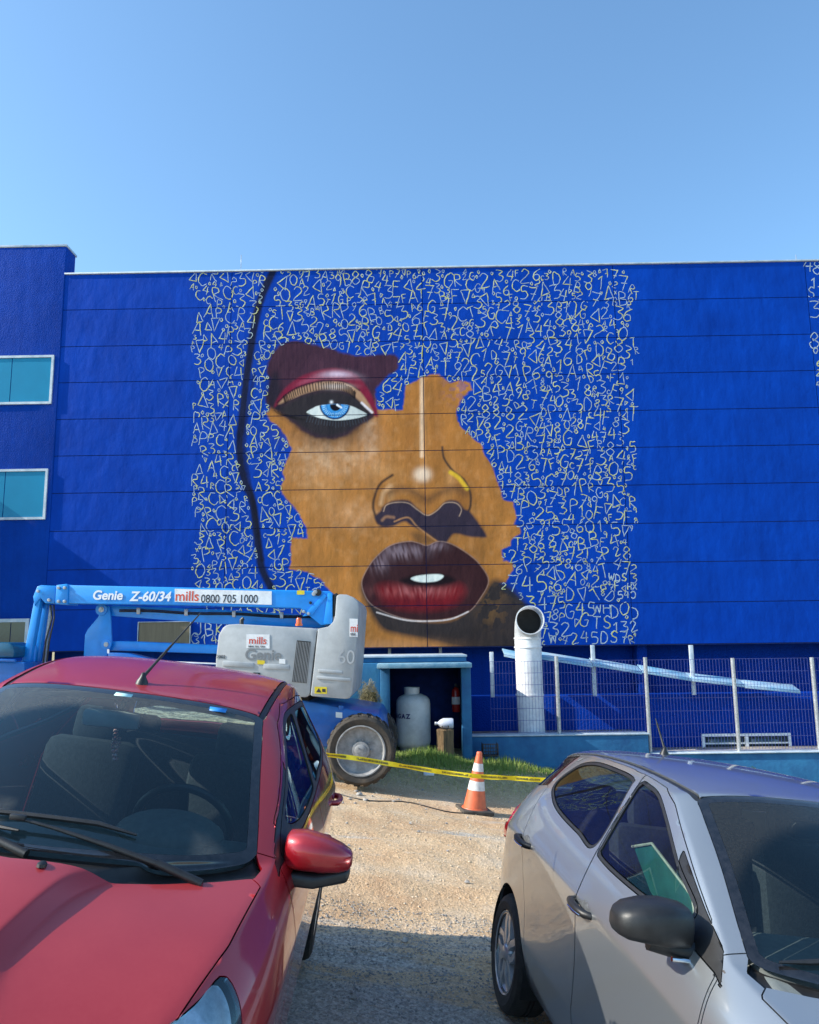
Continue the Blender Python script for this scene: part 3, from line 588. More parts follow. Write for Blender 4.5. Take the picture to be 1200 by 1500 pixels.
# ------------------------------------------------------------------ gas shed
SH = 13.55
sh = wthing('gas_shed', 'open-fronted teal-blue masonry shelter housing the gas cylinder', 'shed', (0, SH, 0))
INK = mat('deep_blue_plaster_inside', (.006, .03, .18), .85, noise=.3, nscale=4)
xl, xr = at(557, 1000, SH).x, at(690, 1000, SH).x; zg = float(hgt(0, SH))-.15
xo0, xo1 = at(571, 1000, SH).x, at(676, 1000, SH).x; zr = Z(620, 978, SH)
boxp('front_post', xl, xo0, SH, SH+.22, zg, zr-.002, TEAL, sh, .015); boxp('front_post', xo1, xr, SH, SH+.22, zg, zr-.002, TEAL, sh, .015)
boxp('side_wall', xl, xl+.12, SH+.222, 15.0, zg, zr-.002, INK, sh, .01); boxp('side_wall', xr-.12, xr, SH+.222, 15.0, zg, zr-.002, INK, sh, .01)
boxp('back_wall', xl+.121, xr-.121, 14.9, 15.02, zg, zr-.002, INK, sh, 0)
boxp('canopy_slab', at(555, 978, SH).x-.02, at(688, 978, SH).x+.02, SH-.28, 15.05, zr, Z(620, 971, SH), mat('weathered_blue_slab', (.25, .42, .52), .7, c2=(.08, .25, .38), nscale=6, bump=.3), sh, .012)
boxp('roof_parapet', at(440, 963, SH+.2).x, at(683, 963, SH+.2).x, SH+.16, 15.1, Z(620, 970.5, SH), Z(600, 963, SH+.2), TEAL, sh, .012)
boxp('parapet_cap', at(440, 963, SH+.2).x, at(684, 963, SH+.2).x, SH+.13, 15.1, Z(600, 963, SH+.2)+.002, Z(600, 960, SH+.2), MB['dirtywhite'], sh, .004)
boxp('annex_wall', at(380, 1000, SH).x, xl-.003, SH+.05, SH+.3, zg-.3, Z(600, 971, SH), mat('light_blue_plaster', (.05, .26, .47), .7, c2=(.03, .18, .38), nscale=2, bump=.4, bscale=15), sh, .01)
# cylinder
CW = mat('grey_white_enamel', (.55, .57, .58), .4, noise=.12, nscale=7, bump=.05)
gc = at(606, 1089, 14.0); gz = float(hgt(gc.x, 14.0)); rc = 24.5*.01207
gy = wthing('gas_cylinder', 'large grey-white gas cylinder standing in the dark shelter', 'gas cylinder', (gc.x, 14.0, gz))
hh = at(606, 1019, 14.0).z-gz
lathe('tank', [(0, .02), (rc*.7, .02), (rc*.93, .06), (rc, .14), (rc, hh-.14), (rc*.96, hh-.07), (rc*.82, hh-.015), (rc*.5, hh+.03), (0, hh+.04)], CW, gy, 40, Matrix.Translation((gc.x, 14.0, gz)), 50)
lathe('collar', [(.13, hh+.02), (.135, hh+.14), (.125, hh+.14), (.12, hh+.02)], CW, gy, 24, Matrix.Translation((gc.x-.02, 14.0, gz)), close=True)
lathe('foot_ring', [(rc*.8, 0), (rc*.82, .05), (rc*.78, .05), (rc*.76, 0)], CW, gy, 32, Matrix.Translation((gc.x, 14.0, gz)), close=True)
boxp('valve', gc.x-.04, gc.x+.02, 13.97, 14.03, gz+hh+.03, gz+hh+.12, MB['black'], gy, .01)
NAVY = mat('navy_lettering', (.02, .02, .12), .6, noise=.1)
for k, ch in enumerate('AGAZ'):
    a_ = R(-158+k*17); P = Vector((gc.x, 14.0, gz+hh*.60))+Vector((math.cos(a_), math.sin(a_), 0))*(rc+.004)
    text('lettering', ch, P, .105, NAVY, gy, bold=.004, align='CENTER', M=Matrix.Translation(P) @ Matrix.Rotation(a_+math.pi/2, 4, 'Z') @ Matrix.Rotation(R(90), 4, 'X'))
RED = mat('extinguisher_red', (.42, .015, .012), .35, coat=.4, noise=.1)
ex = at(668, 1018, 14.5); fx_ = wthing('fire_extinguisher', 'red fire extinguisher hung inside the shelter on its right wall', 'fire extinguisher', (ex.x, ex.y, ex.z-.3))
Me = Matrix.Translation((ex.x, ex.y, ex.z-.3))
lathe('body', [(0, 0), (.065, .005), (.075, .03), (.075, .36), (.05, .42), (.02, .44), (0, .44)], RED, fx_, 24, Me)
lathe('label_band', [(.0755, .14), (.0775, .14), (.0775, .27), (.0755, .27)], MB['white'], fx_, 24, Me, close=True)
boxp('valve', ex.x-.02, ex.x+.02, ex.y-.02, ex.y+.02, ex.z+.14, ex.z+.2, MB['black'], fx_, .004); tube('hose', [(ex.x+.02, ex.y, ex.z+.17), (ex.x+.09, ex.y, ex.z+.12), (ex.x+.1, ex.y, ex.z-.05), (ex.x+.09, ex.y, ex.z-.2)], .01, MB['black'], fx_, 6)
ST = 13.45; sp_ = at(652, 1104, ST); sz = float(hgt(sp_.x, ST)); sth = at(652, 1068, ST).z-sz
BARK = mat('old_timber', (.24, .15, .07), .9, c2=(.10, .07, .04), nscale=5, stretch=(4, 4, .6), bump=.8, bscale=12, bdist=.03)
st = wthing('tree_stump', 'upright weathered wood log standing in grass at the shelter mouth', 'log', (sp_.x, ST, sz))
bm = bmesh.new(); add_lathe(bm, [(0, -.05), (.15, -.05), (.14, .1), (.135, .25), (.14, sth-.01), (.12, sth), (0, sth)], 18, Matrix.Translation((sp_.x, ST, sz)))
for v in bm.verts:
    dxy = Vector((v.co.x-sp_.x, v.co.y-ST)); a_ = math.atan2(dxy.y, dxy.x); k = 1+.09*math.sin(a_*3+1)+.06*math.sin(a_*7); v.co.x = sp_.x+dxy.x*k; v.co.y = ST+dxy.y*k
bm_obj('log', bm, BARK, st, angle=40)
jg = wthing('plastic_jug', 'white plastic jug lying on top of the wooden log', 'jug', (sp_.x, ST, sz+sth))
Mj = Matrix.Translation((sp_.x+.02, ST, sz+sth+.09)) @ Matrix.Rotation(R(-90), 4, 'Y')
lathe('bottle', [(0, -.13), (.075, -.125), (.085, -.1), (.085, .04), (.06, .09), (.022, .13), (.022, .15), (0, .15)], mat('milky_plastic', (.62, .66, .76), .35, noise=.08), jg, 24, Mj, 60)
lathe('cap', [(0, .151), (.027, .151), (.027, .18), (0, .18)], MB['white'], jg, 16, Mj)
tube('handle', [(sp_.x-.04, ST-.09, sz+sth+.06), (sp_.x-.03, ST-.12, sz+sth+.02), (sp_.x+.05, ST-.12, sz+sth+.02), (sp_.x+.06, ST-.09, sz+sth+.06)], .012, MB['black'], jg, 8)
# wire crate by the wall
cr = at(718, 1097, 13.6); cz = float(hgt(cr.x, 13.6))+.10; ct = wthing('plastic_crate', 'dark slatted plastic crate lying in grass at the foot of the low wall', 'crate', (cr.x, 13.6, cz))
bm = bmesh.new()
for i in range(5):
    for j in range(4):
        pass
for i in range(7): add_box(bm, (cr.x-.12+.04*i, 13.5, cz+.13), (.012, .012, .2))
for j in range(4): add_box(bm, (cr.x, 13.5, cz+.04+.06*j), (.26, .014, .014))
bm_obj('grille_side', bm, MB['black'], ct)
boxp('base', cr.x-.13, cr.x+.13, 13.51, 13.75, cz+.02, cz+.035, MB['black'], ct, .004); boxp('side_plate', cr.x+.12, cr.x+.132, 13.51, 13.75, cz+.036, cz+.22, MB['black'], ct, .003); boxp('side_plate', cr.x-.132, cr.x-.12, 13.51, 13.75, cz+.036, cz+.22, MB['black'], ct, .003)
pr = at(628, 1118, 12.3); tag(box('paper_scrap', (pr.x, 12.3, float(hgt(pr.x, 12.3))+.02), (.16, .1, .03), MB['white'], None, .008, Matrix.Rotation(.2, 3, 'X')), 'crumpled white scrap lying on dry grass before the shelter', 'litter')
def ground_at(px, py, y0=5., y1=13.):
    f = lambda Y: at(px, py, Y).z-float(hgt(at(px, py, Y).x, Y))
    for _ in range(40):
        m = (y0+y1)/2
        if f(m) > 0: y0 = m
        else: y1 = m
    return at(px, py, (y0+y1)/2)
#@@PART2
# ------------------------------------------------------------------ cars
def paint_mat(name, base, flake=.45, dust=(.45, .36, .28), damt=.35, rough=.32):
    m = bpy.data.materials.new(name); m.use_nodes = True; t = m.node_tree; p = t.nodes['Principled BSDF']; L = t.links.new
    tc = N(t, 'ShaderNodeTexCoord'); ge = N(t, 'ShaderNodeNewGeometry'); sx = N(t, 'ShaderNodeSeparateXYZ'); L(ge.outputs['Normal'], sx.inputs[0])
    n = N(t, 'ShaderNodeTexNoise'); n.inputs['Scale'].default_value = 3.5; n.inputs['Detail'].default_value = 9; n.inputs['Roughness'].default_value = .7; L(tc.outputs['Object'], n.inputs[0])
    n2 = N(t, 'ShaderNodeTexNoise'); n2.inputs['Scale'].default_value = 90; n2.inputs['Detail'].default_value = 4; L(tc.outputs['Object'], n2.inputs[0])
    mr = N(t, 'ShaderNodeMapRange'); mr.inputs[1].default_value = .25; mr.inputs[2].default_value = .95; mr.inputs[3].default_value = .06; mr.inputs[4].default_value = 1; L(sx.outputs[2], mr.inputs[0])
    r1 = N(t, 'ShaderNodeMapRange'); r1.inputs[1].default_value = .3; r1.inputs[2].default_value = .7; r1.inputs[3].default_value = .8; r1.inputs[4].default_value = 1.1; L(n.outputs[0], r1.inputs[0])
    r2 = N(t, 'ShaderNodeMapRange'); r2.inputs[1].default_value = .3; r2.inputs[2].default_value = .7; r2.inputs[3].default_value = .93; r2.inputs[4].default_value = 1.07; L(n2.outputs[0], r2.inputs[0])
    a = N(t, 'ShaderNodeMath', operation='MULTIPLY'); L(mr.outputs[0], a.inputs[0]); L(r1.outputs[0], a.inputs[1])
    b = N(t, 'ShaderNodeMath', operation='MULTIPLY'); L(a.outputs[0], b.inputs[0]); L(r2.outputs[0], b.inputs[1])
    c = N(t, 'ShaderNodeMath', operation='MULTIPLY', use_clamp=True); L(b.outputs[0], c.inputs[0]); c.inputs[1].default_value = damt
    mx = N(t, 'ShaderNodeMix', data_type='RGBA'); L(c.outputs[0], mx.inputs[0]); mx.inputs[6].default_value = (*base, 1); mx.inputs[7].default_value = (*dust, 1); L(mx.outputs[2], p.inputs['Base Color'])
    ro = N(t, 'ShaderNodeMath', operation='MULTIPLY_ADD'); L(c.outputs[0], ro.inputs[0]); ro.inputs[1].default_value = .9; ro.inputs[2].default_value = rough; L(ro.outputs[0], p.inputs['Roughness'])
    mt = N(t, 'ShaderNodeMath', operation='MULTIPLY_ADD'); L(c.outputs[0], mt.inputs[0]); mt.inputs[1].default_value = -flake; mt.inputs[2].default_value = flake; L(mt.outputs[0], p.inputs['Metallic'])
    cw = N(t, 'ShaderNodeMath', operation='MULTIPLY_ADD', use_clamp=True); L(c.outputs[0], cw.inputs[0]); cw.inputs[1].default_value = -1.1; cw.inputs[2].default_value = 1; L(cw.outputs[0], p.inputs['Coat Weight'])
    cr_ = N(t, 'ShaderNodeMath', operation='MULTIPLY_ADD'); L(c.outputs[0], cr_.inputs[0]); cr_.inputs[1].default_value = .35; cr_.inputs[2].default_value = .03; L(cr_.outputs[0], p.inputs['Coat Roughness'])
    return m
def glass_mat(name, tint, damt=.25, refl=1.0, dirt_scale=2.2):
    m = bpy.data.materials.new(name); m.use_nodes = True; t = m.node_tree; L = t.links.new; t.nodes.remove(t.nodes['Principled BSDF']); out = t.nodes['Material Output']
    tr = N(t, 'ShaderNodeBsdfTransparent'); tr.inputs[0].default_value = (*tint, 1)
    gl = N(t, 'ShaderNodeBsdfGlossy'); gl.inputs['Roughness'].default_value = .015; gl.inputs[0].default_value = (refl*.72, refl*.95, refl, 1)
    fr = N(t, 'ShaderNodeFresnel'); fr.inputs[0].default_value = 1.6
    m1 = N(t, 'ShaderNodeMixShader'); L(fr.outputs[0], m1.inputs[0]); L(tr.outputs[0], m1.inputs[1]); L(gl.outputs[0], m1.inputs[2])
    tc = N(t, 'ShaderNodeTexCoord'); n = N(t, 'ShaderNodeTexNoise'); n.inputs['Scale'].default_value = dirt_scale; n.inputs['Detail'].default_value = 9; n.inputs['Roughness'].default_value = .7; L(tc.outputs['Object'], n.inputs[0])
    n2 = N(t, 'ShaderNodeTexNoise'); n2.inputs['Scale'].default_value = 160; n2.inputs['Detail'].default_value = 3; L(tc.outputs['Object'], n2.inputs[0])
    mr = N(t, 'ShaderNodeMapRange'); mr.inputs[1].default_value = .35; mr.inputs[2].default_value = .75; mr.inputs[3].default_value = damt*.3; mr.inputs[4].default_value = damt; L(n.outputs[0], mr.inputs[0])
    mu = N(t, 'ShaderNodeMath', operation='MULTIPLY'); L(mr.outputs[0], mu.inputs[0]); L(n2.outputs[0], mu.inputs[1])
    at_ = N(t, 'ShaderNodeAttribute'); at_.attribute_name = 'dirt'; ad = N(t, 'ShaderNodeMath', operation='MULTIPLY_ADD', use_clamp=True)
    L(at_.outputs['Fac'], ad.inputs[0]); L(n2.outputs[0], ad.inputs[1]); L(mu.outputs[0], ad.inputs[2])
    df = N(t, 'ShaderNodeBsdfDiffuse'); df.inputs[0].default_value = (.30, .28, .24, 1)
    m2 = N(t, 'ShaderNodeMixShader'); L(ad.outputs[0], m2.inputs[0]); L(m1.outputs[0], m2.inputs[1]); L(df.outputs[0], m2.inputs[2]); L(m2.outputs[0], out.inputs[0])
    return m
GLASS = glass_mat('windscreen_glass', (.66, .80, .80), .02); SIDEG = glass_mat('tinted_side_glass', (.58, .66, .64), .04)
FRIT = mat('black_glass_border', (.012, .012, .014), .10, coat=.8, noise=.5, nscale=40)
DASH = mat('grey_dashboard', (.13, .145, .14), .75, noise=.15, nscale=30, bump=.15, bscale=300)
SEAT = mat('dark_seat_fabric', (.04, .043, .05), .9, noise=.3, nscale=60, bump=.3, bscale=200)
LENS = glass_mat('headlight_lens', (.92, .94, .96), .02, 1.0)
TAILM = mat('red_tail_lens', (.30, .006, .01), .1, coat=1, noise=.25, nscale=60)
SHADE = mat('green_sunshade', (.015, .12, .10), .5, noise=.2, nscale=12); SILV = mat('foil_sunshade_edge', (.45, .48, .40), .5, noise=.2, nscale=20)

LAMPIN = mat('lamp_reflector', (.80, .84, .88), .3, .45, noise=.25, nscale=30)
def cage(P):
    """half-body control net; P tweaks it. Stations run nose to tail, rows sill to centre line."""
    W = P['W']; zr, zb, hd = P['roof'], P['belt'], P['hood']
    S = []
    S.append([(1.92,.50,.20),(1.98,.52,.28),(2.00,.52,.42),(2.00,.50,.56),(1.98,.48,.64),(1.95,.47,.70),(1.93,.44,.745),(1.95,.34,.765),(1.97,.18,.775),(1.98,0,.78)])
    S.append([(1.70,.66,.20),(1.74,.75,.30),(1.75,.775,.44),(1.75,.77,.60),(1.74,.745,.71),(1.72,.70,.79),(1.70,.60,.85),(1.70,.44,.88),(1.71,.22,.895),(1.72,0,.90)])
    S.append([(1.30,.72,.20),(1.30,.80,.30),(1.30,.825,.44),(1.30,.83,.62),(1.30,.825,.79),(1.30,.79,.885),(1.32,.68,.955),(1.36,.52,.965),(1.40,.25,.975),(1.42,0,.98)])
    S.append([(.98,.72,.20),(.98,.80,.29),(.98,.815,.44),(.98,.83,.64),(.98,.83,.82),(.99,.80,.93),(.99,.715,1.005),(1.06,.60,1.01),(1.17,.32,1.03),(1.20,0,1.035)])
    S.append([(.80,.72,.19),(.80,.795,.28),(.80,.82,.43),(.80,.835,.64),(.80,.835,.84),(.82,.80,.97),(.84,.725,1.04),(.88,.665,1.045),(1.06,.33,1.055),(1.10,0,1.06)])
    S.append([(.42,.72,.19),(.42,.795,.27),(.42,.82,.42),(.42,.838,.64),(.42,.838,.86),(.46,.79,1.01),(.48,.675,1.25),(.50,.62,1.265),(.60,.31,1.305),(.64,0,1.315)])
    S.append([(.02,.72,.19),(.02,.795,.27),(.02,.82,.42),(.02,.84,.64),(.02,.84,.88),(.08,.785,1.05),(.15,.605,1.395),(.21,.55,1.42),(.27,.29,1.45),(.30,0,1.458)])
    S.append([(-.28,.72,.19),(-.28,.795,.27),(-.28,.82,.42),(-.28,.84,.64),(-.28,.84,.90),(-.26,.78,1.07),(-.22,.585,1.43),(-.18,.53,1.455),(-.15,.28,1.478),(-.14,0,1.485)])
    S.append([(-.75,.72,.19),(-.75,.795,.27),(-.75,.82,.42),(-.75,.84,.64),(-.75,.84,.92),(-.73,.775,1.11),(-.70,.565,1.415),(-.70,.515,1.445),(-.70,.27,1.468),(-.70,0,1.474)])
    S.append([(-1.15,.71,.20),(-1.15,.79,.28),(-1.15,.825,.42),(-1.15,.84,.64),(-1.15,.84,.93),(-1.13,.755,1.15),(-1.10,.55,1.375),(-1.12,.50,1.415),(-1.13,.26,1.44),(-1.13,0,1.446)])
    S.append([(-1.50,.70,.24),(-1.50,.78,.30),(-1.50,.81,.44),(-1.50,.825,.64),(-1.49,.815,.92),(-1.45,.715,1.14),(-1.40,.545,1.30),(-1.46,.49,1.36),(-1.52,.26,1.395),(-1.54,0,1.40)])
    S.append([(-1.72,.64,.28),(-1.74,.71,.34),(-1.75,.745,.46),(-1.75,.755,.64),(-1.72,.74,.86),(-1.66,.67,1.02),(-1.60,.60,1.12),(-1.66,.52,1.125),(-1.74,.27,1.13),(-1.77,0,1.13)])
    S.append([(-1.79,.48,.28),(-1.86,.53,.34),(-1.88,.55,.46),(-1.88,.55,.64),(-1.85,.54,.84),(-1.80,.53,.97),(-1.77,.50,1.04),(-1.79,.40,1.045),(-1.83,.20,1.05),(-1.85,0,1.05)])
    A = np.array(S, float)
    sY = W/.84
    A[..., 1] *= sY
    # raise belt and roof
    for i in range(13):
        for j in range(10):
            z = A[i, j, 2]
            if z > .6:
                k = min(1, (z-.6)/.4); up = k*zb
                if z > 1.06: up += (z-1.06)/.42*(zr-1.485-zb)
                A[i, j, 2] = z+up
        if i <= 4: A[i, 4:, 2] += hd
    for i in range(6, 12):
        cx_ = A[i, 9, 0]; A[i, 6:, 2] += P.get('crown', 0)*max(0, math.sin(math.pi*min(1, max(0, (.35-cx_)/1.9))))
    A[5:7, 6:, 2] += P.get('rf', 0)
    for i in range(2, 11): k_ = min(1, max(.2, 1-abs(A[i, 4, 0]+.1)/1.6)); A[i, 3, 1] -= .022*k_; A[i, 2, 1] += .008*k_; A[i, 2, 2] += .05*(1.25-A[i, 2, 0])/2.6
    if P.get('crease'):
        for i, yc in ((1, .10), (2, .14), (3, .19)): A[i, 8, 2] += .020; A[i, 8, 1] = yc; A[i, 9, 2] += .020; A[i, 7, 1] = yc+.055; A[i, 7, 2] -= .002
    A[:7, :, 0] += np.where(A[:7, :, 0] > 1.2, P.get('nose', 0), 0)
    return A
def cage_mesh(A, hcr=False):
    V = []; F = []; cr = []
    n, m = A.shape[:2]; ix = lambda i, j, s: (V_index[(i, j, s if j < m-1 else 1)])
    V_index = {}
    for s in (1, -1):
        for i in range(n):
            for j in range(m):
                if s == -1 and j == m-1: continue
                V_index[(i, j, s)] = len(V); V.append((A[i, j, 0], A[i, j, 1]*s, A[i, j, 2]))
    for s in (1, -1):
        for i in range(n-1):
            for j in range(m-1):
                f = [ix(i, j, s), ix(i+1, j, s), ix(i+1, j+1, s), ix(i, j+1, s)]
                F.append(f if s == 1 else f[::-1])
    # nose and tail faces
    for i, dx in ((0, .06), (n-1, -.035)):
        cols = [[ix(i, j, 1) for j in range(7)]]
        for cI, jj in ((1, 7), (2, 8), (3, 9)):
            c_ = []
            for j in range(6):
                p = A[i, j]; y = A[i, jj, 1]; w = 1-(y/A[i, 6, 1])**2
                c_.append(len(V)); V.append((p[0]+dx*w, y, p[2]))
            c_.append(ix(i, jj, 1)); cols.append(c_)
        for cI, jj in ((2, 8), (1, 7)):
            c_ = []
            for j in range(6): v = V[cols[cI][j]]; c_.append(len(V)); V.append((v[0], -v[1], v[2]))
            c_.append(ix(i, jj, -1)); cols.append(c_)
        cols.append([ix(i, j, -1) for j in range(7)])
        for a, b in zip(cols, cols[1:]):
            for j in range(6):
                f = [a[j], b[j], b[j+1], a[j+1]]; F.append(f[::-1] if i == 0 else f)
    me = bpy.data.meshes.new('cage'); me.from_pydata(V, [], F); me.update()
    ca = me.attributes.new('crease_edge', 'FLOAT', 'EDGE')
    K = {}
    for s in (1, -1):
        if hcr:
            for i in (1, 2): K[frozenset((ix(i, 8, s), ix(i+1, 8, s)))] = .9; K[frozenset((ix(i, 7, s), ix(i+1, 7, s)))] = .7
        for i in range(n-1):
            for j, w in ((4, .8), (6, .45), (2, .7)):
                if j == 6 and i < 4: w = .75
                K[frozenset((ix(i, j, s), ix(i+1, j, s)))] = w
        for j in range(6, 9):
            for i, w in ((6, .7), (10, .8), (12, .6), (4, .5), (0, .4)): K[frozenset((ix(i, j, s), ix(i, j+1, s)))] = w
    for e in me.edges:
        k = frozenset(e.vertices)
        if k in K: ca.data[e.index].value = K[k]
    return me
def poly_fn(pts, axes, n=6, smooth=True):
    Q = spl(pts, n, True) if smooth else np.array(pts, float)
    def f(P):
        D, I = seg_dist(P[:, axes[0]], P[:, axes[1]], Q, True); return np.where(I, D, -D)
    return f
def cut(bm, fn, guard):
    bm.verts.ensure_lookup_table(); P = np.array([v.co for v in bm.verts]); d = fn(P); g = guard(P)
    bm.verts.index_update(); n0 = len(d); on = set(); mv = {}
    for e in bm.edges:
        i, j = e.verts[0].index, e.verts[1].index
        if not (g[i] and g[j]) or d[i]*d[j] >= 0: continue
        t = d[i]/(d[i]-d[j])
        for k, q, tt in ((i, j, t), (j, i, 1-t)):
            if tt < .14 and (k not in mv or tt < mv[k][0]): mv[k] = (tt, P[k]+(P[q]-P[k])*tt)
    for k, (tt, p) in mv.items(): bm.verts[k].co = p; d[k] = 0; on.add(bm.verts[k])
    for e in list(bm.edges):
        a, b = e.verts; i, j = a.index, b.index
        if i >= n0 or j >= n0 or not (g[i] and g[j]) or d[i]*d[j] >= 0: continue
        ne, nv = bmesh.utils.edge_split(e, a, float(d[i]/(d[i]-d[j]))); nv.index = n0+1; on.add(nv)
    for f in list({f for v in on for f in v.link_faces}):
        vs_ = [v for v in f.verts if v in on]
        if len(vs_) >= 2:
            a, b = (vs_[0], vs_[1]) if len(vs_) == 2 or not any(e.other_vert(vs_[0]) is vs_[1] for e in vs_[0].link_edges) else (vs_[0], vs_[2])
            if not any(e.other_vert(a) is b for e in a.link_edges):
                try: bmesh.utils.face_split(f, a, b)
                except Exception: pass
def car(name, label, P, pose, PM, mirror_cap):
    A = cage(P); me = cage_mesh(A, P.get('crease')); o = bpy.data.objects.new('cage', me); col.objects.link(o)
    md = o.modifiers.new('s', 'SUBSURF'); md.levels = md.render_levels = 4; md.boundary_smooth = 'PRESERVE_CORNERS'
    dg = bpy.context.evaluated_depsgraph_get(); dg.update(); em = bpy.data.meshes.new_from_object(o.evaluated_get(dg))
    bpy.data.objects.remove(o)
    bm = bmesh.new(); bm.from_mesh(em); bpy.data.meshes.remove(em)
    root = thing(name, label, 'car')
    x, y, yaw, dz = pose; b_, c_ = -.14, -.02
    fx, fy = math.cos(yaw), math.sin(yaw); lx, ly = -fy, fx
    root.matrix_world = Matrix.Translation((x, y, CAMZ-1.83+b_*x+c_*y+dz)) @ Matrix.Rotation(yaw, 4, 'Z') @ Matrix.Rotation(-math.atan(b_*fx+c_*fy), 4, 'Y') @ Matrix.Rotation(math.atan(b_*lx+c_*ly), 4, 'X')
    side = lambda Q: np.abs(Q[:, 1]) > .42
    top = lambda Q: (Q[:, 2] > .70)
    sv = lambda pts, sm=True: poly_fn(pts, (0, 2), 6, sm)
    def tv(half, sm=True): # symmetric polygon in plan
        pts = half+[(p[0], -p[1]) for p in half[::-1] if abs(p[1]) > 1e-6]
        return poly_fn(pts, (0, 1), 5, sm)
    G = P
    zones = []   # (name, fn, guard) first hit wins
    arcf = P['arch']
    rw_ = lambda cx: (lambda Q: np.hypot(Q[:, 0]-cx, Q[:, 2]-.30)-arcf)
    wsf = tv(P['ws']); ws_in = lambda Q: wsf(Q)-.035
    frw = sv(P['front_window']); rrw = sv(P['rear_window']); dlo = sv(P['dlo'])
    hood = tv(P['hood_poly'], False); roof = tv(P['roof_poly'], False)
    fd = sv(P['front_door'], False); rd = sv(P['rear_door'], False)
    bg_ = tv(P['back_glass']); tl = sv(P['tail_lamp']); hl = sv(P['head_lamp'])
    bump = lambda Q: .62-Q[:, 2]
    fr_guard = lambda Q: (np.abs(Q[:, 1]) > .30)
    roofs = lambda Q: roof(Q)+.026
    fen = sv(P['fender_poly'], False); cowl = tv(P['cowl_poly'], False); sail = sv(P['sail'], False)
    trimf = lambda Q: np.maximum(frw(Q), rrw(Q))+.016
    qtr = sv(P['quarter'], False) if P.get('quarter') else None
    cuts = [(roofs, lambda Q: Q[:, 2] > 1.2), (fen, side), (cowl, top), (sail, side), (trimf, side)]+([(qtr, side)] if qtr else [])+([(dlo, side)] if P.get('dlo_on') else [])+[(rw_(P['fa']), side), (rw_(P['ra']), side), (wsf, top), (ws_in, top), (frw, side), (rrw, side), (hood, top), (roof, top), (fd, side), (rd, side), (bg_, top),
            (tl, lambda Q: (Q[:, 0] < -1.2) & (np.abs(Q[:, 1]) > .3)), (hl, lambda Q: (Q[:, 0] > 1.1) & (np.abs(Q[:, 1]) > .3)),
            (lambda Q: Q[:, 2]-.25, side), (lambda Q: Q[:, 0]+1.68, lambda Q: Q[:, 2] < .62), (lambda Q: Q[:, 0]-1.66, lambda Q: Q[:, 2] < .66)]
    for fn, g in cuts: cut(bm, fn, g)
    bm.normal_update(); bm.faces.ensure_lookup_table()
    C = np.array([f.calc_center_median() for f in bm.faces]); NZ = np.array([f.normal.z for f in bm.faces])
    s_ = side(C); lab = np.full(len(C), 'body', dtype=object)
    S = C[:, 1] > 0
    sd = np.where(S, 'L', 'R')
    def setl(mask, nm, per=False):
        m_ = mask & (lab == 'body')
        lab[m_] = (np.array([nm+'|'+q for q in sd], dtype=object)[m_] if per else nm)
    belt_ok = C[:, 2] > .55
    setl((rw_(P['fa'])(C) < 0) & s_ & (C[:, 2] < .8), 'DEL'); setl((rw_(P['ra'])(C) < 0) & s_ & (C[:, 2] < .8), 'DEL')
    wmask = (C[:, 0] > .05) & (C[:, 2] > .95) & (C[:, 0] < 1.3)
    setl((ws_in(C) > 0) & wmask, 'windscreen'); setl((wsf(C) > 0) & wmask, 'windscreen_border')
    bmask = (C[:, 0] < -1.3) & (C[:, 2] > 1.0)
    setl((roof(C) > 0) & (C[:, 2] > 1.3) & (NZ > .55), 'roof')
    setl((bg_(C) > 0) & bmask & (NZ < .8), 'rear_glass')
    setl((frw(C) > 0) & s_ & belt_ok & (NZ < .8), 'front_side_glass', True); setl((rrw(C) > 0) & s_ & belt_ok & (NZ < .8), 'rear_side_glass', True)
    setl((trimf(C) > 0) & s_ & belt_ok & (NZ < .8), 'window_trim', True)
    if P.get('dlo_on'): setl((dlo(C) > 0) & s_ & belt_ok & (NZ < .8), 'window_trim', True)
    setl((sail(C) > 0) & s_ & (NZ < .75), 'sail_panel', True)
    if qtr: setl((qtr(C) > 0) & s_ & (NZ < .8), 'quarter_trim', True)
    setl((roofs(C) > 0) & (C[:, 2] > 1.3) & (np.abs(C[:, 1]) > .43) & (C[:, 0] < .235) & (C[:, 0] > -1.42), 'roof_strip', True)
    setl((hl(C) > 0) & (C[:, 0] > 1.1) & (np.abs(C[:, 1]) > .3), 'headlight', True)
    setl((tl(C) > 0) & (C[:, 0] < -1.2) & (np.abs(C[:, 1]) > .3), 'tail_light', True)
    setl((hood(C) > 0) & (C[:, 0] > .7) & (C[:, 2] > .68), 'hood'); setl((cowl(C) > 0) & (C[:, 2] > .9) & (NZ > .3), 'cowl_panel')
    setl((fd(C) > 0) & s_ & (NZ < .9), 'front_door', True); setl((rd(C) > 0) & s_ & (NZ < .9), 'rear_door', True)
    setl((C[:, 2] < .25) & s_, 'sill_trim', True)
    setl((C[:, 0] < -1.68) & (C[:, 2] < .62), 'rear_bumper'); setl((C[:, 0] > 1.66) & (C[:, 2] < .78), 'front_bumper')
    setl((fen(C) > 0) & s_ & (C[:, 0] < 1.95), 'front_fender', True)
    setl((C[:, 0] < -1.3) & (np.abs(C[:, 1]) < .6) & (C[:, 0] < -1.45), 'tailgate')
    mats = {'windscreen': GLASS, 'windscreen_border': FRIT, 'rear_glass': SIDEG, 'front_side_glass': SIDEG, 'rear_side_glass': SIDEG, 'window_trim': MB['black'], 'cowl_panel': MB['black'], 'sail_panel': MB['black'], 'roof_strip': MB['black'], 'quarter_trim': MB['gloss_black'], 'headlight': LENS, 'tail_light': TAILM, 'sill_trim': PM}
    names = {'front_side_glass': 'side_window', 'rear_side_glass': 'side_window', 'front_door': 'door', 'rear_door': 'door', 'front_fender': 'fender', 'body': 'body_shell', 'sill_trim': 'sill'}
    objs = {}
